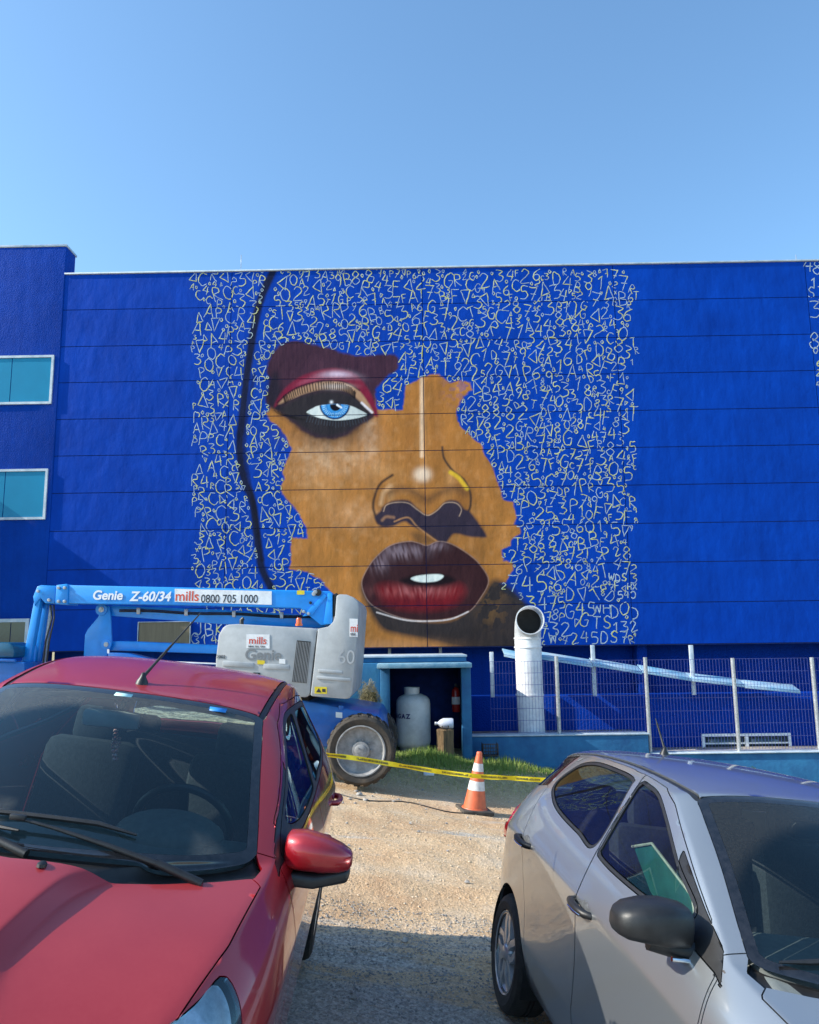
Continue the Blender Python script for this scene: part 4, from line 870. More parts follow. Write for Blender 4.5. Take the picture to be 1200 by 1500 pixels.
    co = [v.co.copy() for v in bm.verts]; no = [v.normal.copy() for v in bm.verts]; bm.verts.index_update()
    for L_ in sorted(set(lab)):
        if L_ == 'DEL': continue
        base = L_.split('|')[0]; fi = np.nonzero(lab == L_)[0]
        nb = bmesh.new(); vm = {}
        for i in fi:
            f = bm.faces[int(i)]; vv = []
            for v in f.verts:
                if v.index not in vm: vm[v.index] = nb.verts.new(co[v.index]); vm[v.index].normal = no[v.index]
                vv.append(vm[v.index])
            try: nf = nb.faces.new(vv); nf.smooth = True
            except ValueError: pass
        nrm = {nv: no[k] for k, nv in vm.items()}
        bes = [e for e in nb.edges if len(e.link_faces) == 1]
        # shut line: pull the rim in a little, then fold it inwards
        gap = .0022 if base not in ('windscreen', 'windscreen_border') else .0004
        off = {}
        for e in bes:
            f = e.link_faces[0]; t_ = (e.verts[1].co-e.verts[0].co).normalized(); n_ = nrm[e.verts[0]]; q = t_.cross(n_)
            if q.dot(f.calc_center_median()-e.verts[0].co) < 0: q = -q
            for v in e.verts: off[v] = off.get(v, Vector((0, 0, 0)))+q.normalized()
        for v, q in off.items():
            if q.length > .3: v.co = v.co+q.normalized()*gap
        if base not in ('windscreen', 'windscreen_border', 'rear_glass', 'front_side_glass', 'rear_side_glass'):
            r_ = bmesh.ops.extrude_edge_only(nb, edges=bes); nv_ = [g_ for g_ in r_['geom'] if isinstance(g_, bmesh.types.BMVert)]
            old = {}
            for v in nv_:
                for e in v.link_edges:
                    w_ = e.other_vert(v)
                    if w_ in off: old[v] = w_
            for v in nv_:
                if v in old: v.co = v.co-nrm[old[v]]*.014+(off[old[v]].normalized() if off[old[v]].length > .3 else Vector())*.001
            for e in bes: e.smooth = False
        sinkn = {'window_trim': .002, 'roof_strip': .006, 'cowl_panel': .022, 'sail_panel': .002, 'quarter_trim': .002, 'front_side_glass': .006, 'rear_side_glass': .006, 'rear_glass': .003}.get(base, 0)
        if sinkn:
            for v in nb.verts:
                if v in nrm: v.co = v.co-nrm[v]*sinkn
        nm = names.get(base, base); me_ = bpy.data.meshes.new(nm); nb.to_mesh(me_); nb.free()
        o = put(nm, me_, mats.get(base, PM), root)
        if base == 'windscreen':
            X_ = np.array([v.co for v in me_.vertices]); at_ = me_.attributes.new('dirt', 'FLOAT', 'POINT')
            dd = np.zeros(len(X_))
            for px_, py_, rr_ in ((1.02, .50, .66), (1.06, -.14, .66)):
                r_ = np.hypot(X_[:, 0]-px_, X_[:, 1]-py_)*1.0; dd = np.maximum(dd, np.clip((rr_-r_)/.05, 0, 1)*np.clip((r_-.10)/.05, 0, 1))
            at_.data.foreach_set('value', ((1-dd)*P.get('dirt', .10)).astype(np.float32))
        if base == 'tail_light':
            for v in me_.vertices: v.co = v.co+v.normal*.022
        if base == 'headlight':
            X_ = np.array([v.co for v in me_.vertices]); N_ = np.array([v.normal for v in me_.vertices]); bmh = bmesh.new(); bmh.from_mesh(me_)
            cen = Vector(X_.mean(0)); nn_ = Vector((.75, .5*(1 if cen.y > 0 else -1), .42)).normalized()
            for v in bmh.verts:
                q = v.co-cen; v.co = cen+q*.93-nn_*(.085*max(.1, 1-(q.length/.26)**2)+.012)
            bmesh.ops.recalc_face_normals(bmh, faces=bmh.faces); mh = bpy.data.meshes.new('reflector'); bmh.to_mesh(mh); bmh.free(); put('reflector', mh, LAMPIN, o, True)
            for q_, rr_ in ((Vector((-.07, 0, .02)), .045), (Vector((.07, 0, -.03)), .04)):
                lathe('lamp_bowl', [(0, -.03), (rr_*.6, -.02), (rr_, .015), (rr_*1.12, .015), (rr_*1.12, -.02)], MB['chrome'], o, 24, Matrix.Translation(cen-nn_*.035+q_) @ nn_.to_track_quat('Z', 'Y').to_matrix().to_4x4())
        objs[L_] = o
    bm.free()
    # underbody, arches, dark inner lining
    tube_m = MB['liner']
    for cx in (P['fa'], P['ra']):
        for s in (1, -1):
            bmx = bmesh.new(); k = 20; y0, y1 = s*.46, s*(P['W']-.03)
            a_ = [bmx.verts.new((cx+(arcf+.004)*math.cos(t), y1, .30+(arcf+.004)*math.sin(t))) for t in np.linspace(-.35, math.pi+.35, k)]
            b2 = [bmx.verts.new((v.co.x, y0, v.co.z)) for v in a_]
            for i in range(k-1): bmx.faces.new((a_[i], a_[i+1], b2[i+1], b2[i]))
            bmx.faces.new(b2)
            bm_obj('arch_liner', bmx, MB['liner'], root)
    boxl = lambda nm, x0, x1, y0, y1, z0, z1, m, par=root, bv=.02: boxp(nm, x0, x1, y0, y1, z0, z1, m, par, bv)
    boxl('underbody', -1.6, 1.7, -.70, .70, .2, .34, MB['liner'])
    boxl('engine_bay', 1.02, 1.80, -.44, .44, .34, .60+P['hood'], MB['liner']); 
    # cabin
    zf = .45
    bmx = bmesh.new(); zt_ = 1.0+P['belt']*.9+P['hood']*.5
    prof = [(1.02, 1.0), (.80, 1.045), (.58, 1.06), (.50, .96), (.52, .55), (1.02, .5)]
    add_prism(bmx, [(a, -.66, z+P['hood']*.8) for a, z in prof], (0, 1.32, 0)); bmesh.ops.recalc_face_normals(bmx, faces=bmx.faces); bevel(bmx, .04, 3)
    da = bm_obj('dashboard', bmx, DASH, root, angle=40)
    dy = P['driver']
    bmx = bmesh.new(); bmesh.ops.create_uvsphere(bmx, u_segments=20, v_segments=12, radius=1); bmesh.ops.transform(bmx, verts=bmx.verts, matrix=Matrix.Translation((.60, dy, 1.045+P['hood']*.8)) @ Matrix.Diagonal((.17, .20, .09, 1))); bm_obj('instrument_hood', bmx, DASH, da, smooth=True)
    Ms = Matrix.Translation((.40, dy, 1.035+P['hood']*.8)) @ Matrix.Rotation(R(-62), 4, 'Y')
    ring = [(.185+.016*math.cos(t), .016*math.sin(t)) for t in np.linspace(0, 2*math.pi, 11)[:-1]]
    sw = lathe('steering_wheel', ring, MB['black'], root, 36, Ms, 60, close=True)
    bmx = bmesh.new(); add_lathe(bmx, [(0, -.02), (.07, -.02), (.075, .01), (.05, .03), (0, .035)], 20, Ms)
    for t in (0, math.pi, -math.pi/2): r_ = bmesh.ops.create_cube(bmx, size=1); bmesh.ops.transform(bmx, verts=r_['verts'], matrix=Ms @ Matrix.Rotation(t, 4, 'Z') @ Matrix.Translation((.12, 0, 0)) @ Matrix.Diagonal((.13, .035, .015, 1)))
    bm_obj('hub', bmx, MB['black'], sw, angle=40)
    for s in (1, -1):
        se = boxl('seat', -.42, .10, s*.36-.24, s*.36+.24, .42, .62, SEAT, bv=.06)
        box('seat_back', (-.42, s*.36, .86), (.15, .46, .62), SEAT, se, .06, Matrix.Rotation(R(-14), 3, 'Y'))
        hr = box('headrest', (-.53, s*.36, 1.225), (.10, .26, .18), SEAT, se, .04, Matrix.Rotation(R(-10), 3, 'Y'))
        for q in (-.05, .05): tube('headrest_post', [(-.52, s*.36+q, 1.16), (-.50, s*.36+q, 1.08)], .007, MB['chrome'], se, 6)
    rb = boxl('rear_seat', -1.15, -.75, -.58, .58, .42, .60, SEAT, bv=.06); box('seat_back', (-1.18, 0, .86), (.14, 1.16, .56), SEAT, rb, .06, Matrix.Rotation(R(-16), 3, 'Y'))
    for s in (.38, -.38): box('headrest', (-1.27, s, 1.15), (.09, .26, .14), SEAT, rb, .035)
    boxl('parcel_shelf', -1.62, -1.30, -.55, .55, 1.02, 1.04, SEAT, bv=.005)
    boxl('cabin_floor', -1.5, 1.0, -.68, .68, .35, .40, MB['liner'], bv=.01)
    bmx = bmesh.new()
    zr_ = P['roof']-.045; hl_ = [(.14, .50, zr_-.055), (.20, 0, zr_-.02), (.14, -.50, zr_-.055), (-1.35, -.46, zr_-.09), (-1.35, 0, zr_-.055), (-1.35, .46, zr_-.09)]
    vv = [bmx.verts.new(p) for p in hl_]; bmx.faces.new((vv[0], vv[1], vv[4], vv[5])); bmx.faces.new((vv[1], vv[2], vv[3], vv[4])); bm_obj('headliner', bmx, mat('grey_headliner', (.18, .18, .17), .9, noise=.1), root)
    # inner mirror
    zc = P['roof']-.135
    im = box('rear_view_mirror', (.26, -.07, zc-.01), (.05, .23, .07), mat('pale_mirror_shell', (.72, .78, .72), .4, noise=.1) if P.get('palemirror') else MB['black'], root, .018, Matrix.Rotation(R(12), 3, 'Z'))
    tube('stem', [(.23, -.05, zc+.02), (.26, -.03, zc+.07)], .012, MB['black'], im, 8)
    # wheels
    for cx in (P['fa'], P['ra']):
        for s in (1, -1):
            w = bpy.data.objects.new('wheel', None); col.objects.link(w); w.parent = root; w.location = (cx, s*(P['W']-.115), .295); w.rotation_euler = (R(-90)*s, 0, 0); w.empty_display_size = .1
            if WH.get('tyre') is None:
                rt, hw = .295, .095
                pf = [(.195, -hw*.75), (.21, -hw), (.25, -hw*1.08), (.278, -hw*.95), (rt-.004, -hw*.72), (rt, -hw*.4), (rt, -hw*.16), (rt-.008, -hw*.15), (rt-.008, -hw*.07), (rt, -hw*.06), (rt, hw*.06), (rt-.008, hw*.07), (rt-.008, hw*.15), (rt, hw*.16), (rt, hw*.4), (rt-.004, hw*.72), (.278, hw*.95), (.25, hw*1.08), (.21, hw), (.195, hw*.75)]
                WH['tyre'] = lathe('tyre', pf, MB['tyre'], None, 56, Matrix(), 30).data
                bmx = bmesh.new(); add_lathe(bmx, [(.197, .07), (.205, .088), (.19, .09), (.178, .06), (.17, .03), (0, .02)], 56)
                WH['rim'] = bm_obj('rim', bmx, MB['gloss_black'], None, angle=40).data
                bmx = bmesh.new(); add_lathe(bmx, [(.150, .066), (.186, .078), (.196, .092), (.203, .094), (.200, .07), (.15, .05)], 56, close=True)
                add_lathe(bmx, [(0, .10), (.028, .10), (.04, .092), (.052, .07), (.052, .04), (0, .04)], 28)
                for k in range(10):
                    a = k*2*math.pi/10; t0, t1 = (-.10, .36) if k % 2 == 0 else (.10, -.02); w0, w1 = .016, .024
                    def pt(r, t, z): return bmx.verts.new((r*math.cos(a+t), r*math.sin(a+t), z))
                    rs_ = [.045, .10, .15, .192]; ts = [t0*.3, t0*.9+0*t1, t1*.5, t1]; rows = []
                    for r_, t_ in zip(rs_, ts):
                        hwid = (w0+(w1-w0)*(r_/.19))/r_ if r_ > .05 else .3
                        zt2 = .088 if r_ < .18 else .083
                        rows.append([pt(r_, t_-hwid, .05), pt(r_, t_-hwid*.8, zt2), pt(r_, t_+hwid*.8, zt2), pt(r_, t_+hwid, .05)])
                    for A1, B1 in zip(rows, rows[1:]):
                        for q in range(3): bmx.faces.new((A1[q], A1[q+1], B1[q+1], B1[q]))
                WH['cap'] = bm_obj('hubcap', bmx, MB['alloy'], None, angle=40).data
                for o_ in [q for q in col.objects if q.data in (WH['tyre'], WH['rim'], WH['cap'])]: bpy.data.objects.remove(o_)
                for q in ('tyre', 'rim', 'cap'): WH[q].use_fake_user = True
            put('tyre', WH['tyre'], None, w); put('rim', WH['rim'], None, w); put('hubcap', WH['cap'], None, w)
    # door mirrors
    for s in (1, -1):
        cxm, cym, czm = P['mirror']; sec = []
        bmx = bmesh.new()
        # lofted shell: outline grows from the inboard end and tapers to the tip
        prof = P['mshape']; rings = []; n_ = 20
        for (yy_, zc_, hh_, dd_, xo) in prof:
            rg = []
            for k in range(n_):
                a = 2*math.pi*k/n_; ca, sa = math.cos(a), math.sin(a)
                ex = lambda v, p_: math.copysign(abs(v)**p_, v)
                xx_ = ex(ca, .6)*dd_; zz_ = ex(sa, .62 if sa > 0 else .45)*hh_
                if xx_ < -dd_*.55: xx_ = -dd_*.55-(abs(xx_)-dd_*.55)*.25
                rg.append(bmx.verts.new((cxm+xo+xx_, s*(cym+yy_), czm+zc_+zz_)))
            rings.append(rg)
        for a_, b2 in zip(rings, rings[1:]):
            for k in range(n_): bmx.faces.new((a_[k], a_[(k+1) % n_], b2[(k+1) % n_], b2[k]))
        bmx.faces.new(rings[0]); bmx.faces.new(rings[-1])
        mi = bm_obj('door_mirror', bmx, mirror_cap, root, angle=48)
        if P.get('mbase'):
            bmx = bmesh.new(); add_prism(bmx, [(cxm-.055, s*(cym-.16), czm-.115), (cxm+.05, s*(cym-.16), czm-.115), (cxm+.07, s*(cym+.0), czm-.112), (cxm+.03, s*(cym+.115), czm-.085), (cxm-.055, s*(cym+.12), czm-.085)], (0, 0, .045)); bmesh.ops.recalc_face_normals(bmx, faces=bmx.faces); bevel(bmx, .014, 3); bm_obj('lower_shell', bmx, MB['black'], mi, angle=45)
        else:
            bmx = bmesh.new(); add_tube(bmx, [(cxm+.02, s*(cym-.17), czm-.075), (cxm+.02, s*(cym-.08), czm-.07), (cxm+.01, s*(cym), czm-.055)], [.035, .028, .03], 12); bm_obj('mirror_arm', bmx, MB['black'], mi, angle=50)
            tube('chrome_strip', [(cxm+.05, s*(cym-.16), czm-.095), (cxm+.055, s*(cym-.06), czm-.09)], .008, MB['chrome'], mi, 8)
        bmx = bmesh.new(); add_prism(bmx, [(cxm-.072, s*(cym-.09), czm-.042), (cxm-.072, s*(cym+.05), czm-.035), (cxm-.072, s*(cym+.055), czm+.03), (cxm-.072, s*(cym-.09), czm+.042)], (.01, 0, 0)); bm_obj('mirror_glass', bmx, MB['chrome'], mi)
    # trims that follow the skin
    def on_side(xx_, zz_, s, out=0.0): return Vector((xx_, s*(P['W']+out), zz_))
    # wipers
    def wz(xx_, yy_): # height of the windscreen by its control net
        u = np.clip((1.10-xx_-.35*(yy_/.66)**2)/.80, 0, 1.2); return 1.055+P['hood']*.9+u*(P['roof']-.03-1.055-P['hood']*.9)
    P['wz'] = wz
    return root, objs, P
WH = {}
base = dict(W=.84, roof=1.485, belt=.0, hood=0.0, arch=.335, fa=1.25, ra=-1.25, driver=.32,
 ws=[(1.115,0),(1.09,.22),(1.02,.44),(.93,.60),(.87,.665),(.80,.66),(.55,.605),(.30,.555),(.235,.53),(.25,.40),(.285,.2),(.30,0)],
 front_window=[(.62,1.09),(.45,1.06),(.10,1.065),(-.14,1.085),(-.155,1.12),(-.155,1.34),(-.14,1.385),(-.08,1.385),(.05,1.365),(.22,1.29),(.42,1.185)],
 rear_window=[(-.23,1.11),(-.45,1.115),(-.80,1.145),(-1.0,1.19),(-1.075,1.23),(-1.04,1.29),(-.95,1.345),(-.75,1.38),(-.45,1.39),(-.26,1.385),(-.235,1.35)],
 dlo=[(.78,1.005),(.60,1.02),(.10,1.04),(-.45,1.085),(-.80,1.12),(-1.05,1.17),(-1.13,1.22),(-1.08,1.30),(-.97,1.37),(-.75,1.405),(-.45,1.415),(-.10,1.41),(.08,1.385),(.25,1.31),(.45,1.20),(.65,1.10)],
 front_door=[(.88,.30),(.90,.60),(.84,.98),(.70,1.10),(.45,1.24),(.20,1.37),(.0,1.43),(-.16,1.44),(-.18,1.2),(-.19,.8),(-.16,.26),(.5,.25)],
 rear_door=[(-.165,.26),(-.195,.8),(-.185,1.2),(-.165,1.44),(-.5,1.445),(-.9,1.42),(-1.08,1.35),(-1.17,1.24),(-1.13,1.10),(-1.04,.85),(-.93,.62),(-.90,.45),(-.80,.27)],
 hood_poly=[(1.99,0),(1.97,.2),(1.93,.38),(1.84,.50),(1.70,.60),(1.32,.685),(1.0,.715),(.965,.68),(1.02,.58),(1.09,.42),(1.155,.22),(1.18,0)],
 roof_poly=[(.297,0),(.28,.2),(.245,.40),(.225,.525),(-.18,.525),(-.7,.51),(-1.12,.495),(-1.44,.475),(-1.50,.25),(-1.52,0)],
 back_glass=[(-1.56,0),(-1.56,.25),(-1.52,.44),(-1.56,.50),(-1.66,.50),(-1.74,.25),(-1.755,0)],
 tail_lamp=[(-1.62,.84),(-1.60,.97),(-1.68,1.0),(-1.80,.98),(-1.95,.94),(-1.95,.80),(-1.76,.78)],
 head_lamp=[(1.40,.84),(1.50,.83),(1.75,.76),(1.90,.68),(1.92,.60),(1.80,.60),(1.62,.66),(1.48,.76)],
 fender_poly=[(.895,.2),(.915,.60),(.855,.975),(.80,1.02),(.90,1.10),(1.0,1.12),(2.2,1.1),(2.2,.2)],
 cowl_poly=[(1.183,0),(1.158,.22),(1.093,.42),(1.023,.58),(.968,.685),(.90,.70),(.84,.66),(.80,.3),(.8,0)],
 sail=[(.60,1.055),(.64,1.02),(.83,.985),(.88,.965),(.80,1.045),(.66,1.115),(.50,1.20),(.40,1.25),(.42,1.19),(.52,1.12)],
 quarter=[(-1.12,1.395),(-1.17,1.32),(-1.17,1.20),(-1.40,1.16),(-1.60,1.14),(-1.58,1.20),(-1.45,1.33),(-1.34,1.395)],
 mirror=(.66, .905, 1.065), mshape=[(-.122,.0,.050,.072,0),(-.114,.002,.060,.082,0),(-.04,.006,.066,.09,.005),(.03,.006,.060,.09,.005),(.085,.0,.050,.078,0),(.108,-.004,.038,.060,-.005),(.118,-.005,.020,.040,-.01)])
SP = dict(base); SP['hood'] = -.015
REDP = paint_mat('red_metallic_paint', (.36, .003, .011), .5, (.58, .12, .12), .25)
SILP = paint_mat('silver_metallic_paint', (.37, .39, .41), .78, (.34, .32, .30), .08, .30)
car2, ob2, _ = car('silver_hatchback', 'silver hatchback with black door mirrors and a green sunshade behind its front side window', SP, (1.415, 3.5, -1.44, 0), SILP, MB['black'])
RP = dict(base); RP.update(W=.85, roof=1.50, belt=.035, hood=-.04, crown=.105, rf=.0, dlo_on=True, quarter=None, palemirror=True, mbase=True, dirt=.32, crease=True, nose=-.02)
def shift(pts, f): return [(a, f(b)) for a, b in pts]
up = lambda z: z+(.035*min(1, max(0, (z-.6)/.4)))+(0 if z < 1.06 else (z-1.06)/.42*.015)
for k in ('front_window', 'rear_window', 'dlo', 'front_door', 'rear_door', 'sail'): RP[k] = shift(base[k], up)
RP['head_lamp'] = [(1.40, .885), (1.50, .87), (1.70, .82), (1.88, .735), (1.94, .68), (1.82, .64), (1.64, .68), (1.48, .77)]
RP['mshape_'] = 1; RP['mirror'] = (.72, .87, 1.055); RP['mshape'] = [(-.115,.0,.046,.05,0),(-.105,.0,.058,.07,0),(-.05,.003,.062,.085,.005),(.02,-.002,.055,.085,.005),(.08,-.010,.043,.07,0),(.112,-.014,.030,.05,-.005),(.122,-.014,.016,.03,-.01)]
car1, ob1, _ = car('red_hatchback', 'dusty red hatchback with a roof aerial and red door mirrors on black bases', RP, (-1.37, 3.6, -1.53, .04), REDP, REDP)
def surf_z(obs, x, y):   # height of the skin under (x, y) in the car's own space
    best = None
    for o in obs:
        for v in o.data.vertices:
            d_ = (v.co.x-x)**2+(v.co.y-y)**2
            if best is None or d_ < best[0]: best = (d_, v.co.z)
    return best[1]
def surf_y(obs, x, z, s):
    best = None
    for o in obs:
        for v in o.data.vertices:
            if v.co.y*s < 0: continue
            d_ = (v.co.x-x)**2+(v.co.z-z)**2
            if best is None or d_ < best[0]: best = (d_, abs(v.co.y))
    return best[1]
def aerial(root, obs, x, y, lean, ln):
    z = surf_z(obs, x, y); a = lathe('aerial', [(.028, -.004), (.024, .012), (.013, .03), (.009, .045), (0, .05)], MB['black'], root, 16, Matrix.Translation((x, y, z)), 50)
    v = Vector(lean).normalized(); p = Vector((x, y, z+.03)); bmx = bmesh.new(); add_tube(bmx, [p, p+v*.08, p+v*ln], [.008, .006, .0028], 8)
    for k in range(10): add_tube(bmx, [p+v*(.09+.01*k), p+v*(.094+.01*k)], .0062, 8)
    bm_obj('rod', bmx, MB['black'], a, angle=50)
def handles(root, obs, spots, m, P):
    for s in (1, -1):
        for x, z in spots:
            y = surf_y(obs, x, z, s)*s; bmx = bmesh.new()
            add_tube(bmx, [(x+.095, y-s*.005, z-.004), (x+.08, y+s*.022, z-.002), (x+.03, y+s*.034, z), (x-.04, y+s*.034, z+.002), (x-.085, y+s*.024, z+.003), (x-.10, y-s*.003, z+.004)], [.014, .016, .016, .017, .018, .015], 12)
            h = bm_obj('door_handle', bmx, m, root, angle=60)
            if m is MB['black']: tube('chrome_strip', [(x+.07, y+s*.036, z-.012), (x+.02, y+s*.048, z-.010), (x-.05, y+s*.046, z-.008)], .006, MB['chrome'], h, 8)
            cup = bmesh.new(); bmesh.ops.create_uvsphere(cup, u_segments=20, v_segments=10, radius=1); bmesh.ops.transform(cup, verts=cup.verts, matrix=Matrix.Translation((x+.01, y-s*.008, z)) @ Matrix.Diagonal((.06, .012, .034, 1))); bm_obj('handle_cup', cup, MB['grey_plastic'] if m is MB['black'] else m, h, smooth=True)
def wiper(root, ws, piv, tip, mid):
    Z_ = lambda x, y: surf_z(ws, x, y)
    P0 = Vector((piv[0], piv[1], Z_(*piv)+.012)); M1 = Vector((mid[0], mid[1], Z_(*mid)+.03)); 
    a = tube('wiper', [P0, P0.lerp(M1, .25)+Vector((0, 0, .012))], .014, MB['black'], root, 8)
    bmx = bmesh.new(); add_tube(bmx, [P0.lerp(M1, .22)+Vector((0, 0, .01)), P0.lerp(M1, .5)+Vector((0, 0, .012)), P0.lerp(M1, .8)+Vector((0, 0, .008)), M1], [.011, .009, .006, .005], 8); bm_obj('wiper_arm', bmx, MB['black'], a, angle=50)
    T1 = Vector((tip[0][0], tip[0][1], Z_(*tip[0])+.016)); T2 = Vector((tip[1][0], tip[1][1], Z_(*tip[1])+.016)); pts = []
    for k in range(7): t = k/6; q = T1.lerp(T2, t); pts.append((q.x, q.y, Z_(q.x, q.y)+.016))
    bmx = bmesh.new(); add_tube(bmx, pts, [.004]+[.009]*5+[.004], 6); bm_obj('wiper_blade', bmx, MB['black'], a, angle=50)
    box('blade_clip', (M1.x, M1.y, M1.z+.002), (.018, .05, .018), MB['black'], a, .004)
rt = [ob1['roof']]; wsx = [ob1['windscreen'], ob1['windscreen_border'], ob1.get('cowl_panel', ob1['windscreen'])]
aerial(car1, rt, .17, 0, (-.45, .30, .62), .40)
doors1 = [ob1[k] for k in ob1 if k.split('|')[0] in ('front_door', 'rear_door')]
handles(car1, doors1, ((-.03, .91), (-.93, .935)), REDP, RP)
wiper(car1, wsx, (1.05, .54), ((.985, .30), (1.0, -.46)), (1.035, -.06)); wiper(car1, wsx, (1.12, .02), ((1.06, -.04), (.93, -.64)), (1.02, -.38))
for s in (.10, -.35): z = surf_z([ob1['hood']], 1.2, s); lathe('washer_nozzle', [(.014, -.003), (.013, .006), (.007, .011), (0, .012)], MB['black'], car1, 12, Matrix.Translation((1.2, s, z+.002)) @ Matrix.Diagonal((1.4, 1, 1, 1)))
def on_glass(P0, x, y, w, h, nm, m, root, ws, lift=-.006):
    z = surf_z(ws, x, y); z2 = surf_z(ws, x+.06, y); sl_ = math.atan2(z-z2, .06)
    return box(nm, (x-.002, y, z+lift), (h, w, .002), m, root, 0, Matrix.Rotation(sl_, 3, 'Y'))
BSTK = mat('blue_sticker', (.02, .22, .62), .5, noise=.1); CSTK = mat('pale_cyan_tag', (.45, .72, .72), .5, noise=.08)
on_glass(RP, .30, .36, .075, .03, 'blue_sticker', BSTK, car1, wsx, .002); on_glass(RP, .33, -.02, .07, .025, 'toll_tag', CSTK, car1, wsx, .002)
BEAD = mat('bead_ribbon', (.65, .16, .16), .6, c2=(.85, .82, .84), nscale=90)
orn = wthing('hanging_ornament', 'beaded red and white ornament hanging under the red hatchback\'s inner mirror', 'ornament', (0, 0, 0)); PB.pop(orn.name)
mw = car1.matrix_world @ Vector((.20, -.065, RP['roof']-.17)); orn.location = mw
random.seed(3)
for k in range(3):
    bmx = bmesh.new()
    for i in range(9):
        r_ = bmesh.ops.create_icosphere(bmx, subdivisions=1, radius=.0085); bmesh.ops.translate(bmx, verts=r_['verts'], vec=Vector((math.sin(i+k*2)*.006+(k-1)*.008*min(1, i/3), math.cos(i*1.3+k)*.005, -.01-.0165*i)))
    bm_obj('bead_string', bmx, BEAD, orn, smooth=True)
wsx2 = [ob2['windscreen'], ob2['windscreen_border'], ob2.get('cowl_panel', ob2['windscreen'])]
aerial(car2, [ob2['roof']], -1.22, 0, (-.55, 0, .6), .22)
doors2 = [ob2[k] for k in ob2 if k.split('|')[0] in ('front_door', 'rear_door')]
handles(car2, doors2, ((-.10, .875), (-1.0, .925)), MB['black'], SP)
wiper(car2, wsx2, (1.00, .50), ((.99, .30), (1.03, -.34)), (1.00, -.06)); wiper(car2, wsx2, (1.09, -.06), ((1.02, -.10), (.90, -.60)), (1.01, -.42))
sh_ = wthing('sunshade', 'green folded sunshade with pale edge inside the silver hatchback behind its front window', 'sunshade', (0, 0, 0)); PB.pop(sh_.name); sh_.matrix_world = car2.matrix_world
prism('panel', [(-.186, -.60, 1.116), (-.002, -.60, 1.172), (.30, -.57, 1.06), (.36, -.57, .93), (.24, -.57, .90), (.0, -.60, .99)], (0, .012, 0), SHADE, sh_, .004)
tube('edge', [(-.19, -.604, 1.118), (-.002, -.604, 1.176), (.303, -.574, 1.063), (.364, -.574, .93)], .006, SILV, sh_, 6)
#@@PART3
# ------------------------------------------------------------------ boom lift
GB = mat('boom_blue_paint', (.003, .25, .72), .4, coat=.25, noise=.10, nscale=4)
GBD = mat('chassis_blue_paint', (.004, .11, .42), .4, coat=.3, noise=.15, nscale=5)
GG = mat('light_grey_cover', (.36, .38, .395), .45, noise=.16, nscale=3, bump=.08, bscale=60)
GG2 = mat('grey_embossed', (.20, .21, .22), .5, noise=.1)
WHEEL = mat('pale_grey_wheel', (.25, .25, .25), .6, noise=.3, nscale=9)
MUD = mat('muddy_rubber', (.022, .02, .018), .85, c2=(.085, .065, .048), nscale=5, bump=.5, bscale=60)
YEL = mat('yellow_decal', (.68, .52, .02), .5, noise=.1); ORNG = mat('orange_lens', (.65, .10, .01), .25, coat=.6, noise=.1)
LET_R = mat('orange_red_lettering', (.60, .07, .03), .5, noise=.05); LET_K = mat('charcoal_lettering', (.02, .022, .03), .5, noise=.05); LET_W = mat('white_lettering', (.78, .80, .82), .5, noise=.05)
BY = 11.55; CY = 10.75
lift = wthing('boom_lift', 'bright blue articulated boom lift with light grey covers parked between the painted wall and the red car', 'boom lift', (at(330, 1100, 11.8).x, 11.8, 0))
lift['label'] = 'bright blue boom lift with light grey covers parked before the painted wall'
P3 = lambda n, pts, Y, th, m, par=lift, bv=.015: pxprism(n, pts, Y, th, m, par, bv)
up_ = P3('upper_boom', [(98,857),(300,861),(484,866),(487,869),(487,914),(470,916),(440,891),(300,887),(98,884)], BY, .34, GB)
P3('boom_sleeve', [(82,857),(98,855),(100,858),(99,886),(80,885)], BY-.02, .38, GB)
P3('boom_knuckle', [(48,874),(54,859),(60,857),(82,858),(80,884),(66,884),(59,876),(50,888)], BY, .34, GB)
P3('jib_strut', [(49,882),(60,876),(47,950),(42,985),(27,985),(36,950)], BY+.02, .12, GB); P3('jib_strut', [(61,884),(70,884),(60,945),(54,985),(44,985),(54,930)], BY+.18, .10, GB)
P3('jib_web', [(46,935),(53,948),(50,985),(42,985)], BY+.10, .05, GB)
P3('cylinder_rod', [(72,886),(76,886),(64,985),(59,985)], BY+.14, .05, MB['steel'])
for dx in (0, 5): tube('hydraulic_hose', [at(74+dx, 886, BY+.1), at(76+dx*.7, 905, BY+.05), at(67+dx, 940, BY+.08), at(62+dx, 985, BY+.1)], .012, MB['black'], lift, 6)
P3('lower_boom', [(158,888),(166,887),(320,893),(488,903),(492,909),(488,917),(466,920),(320,914),(160,902)], BY+.36, .30, GB)
P3('link_plate', [(146,889),(152,886),(160,888),(162,902),(164,944),(156,962),(140,964),(122,962),(124,930),(128,922),(144,903)], BY+.30, .05, GB); P3('link_plate', [(146,889),(152,886),(160,888),(162,902),(164,944),(156,962),(140,964),(122,962),(124,930),(128,922),(144,903)], BY+.66, .05, GB)
P3('riser_boom', [(160,940),(176,939),(324,945),(324,958),(160,953)], BY+.36, .29, GB)
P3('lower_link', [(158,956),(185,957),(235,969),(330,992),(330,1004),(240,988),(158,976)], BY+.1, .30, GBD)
P3('white_edge', [(234,968),(330,972),(330,974),(234,970)], BY+.05, .05, MB['white'], lift, .002)
P3('white_edge', [(258,979),(330,985),(330,989),(258,982)], BY+.03, .05, MB['white'], lift, .002)
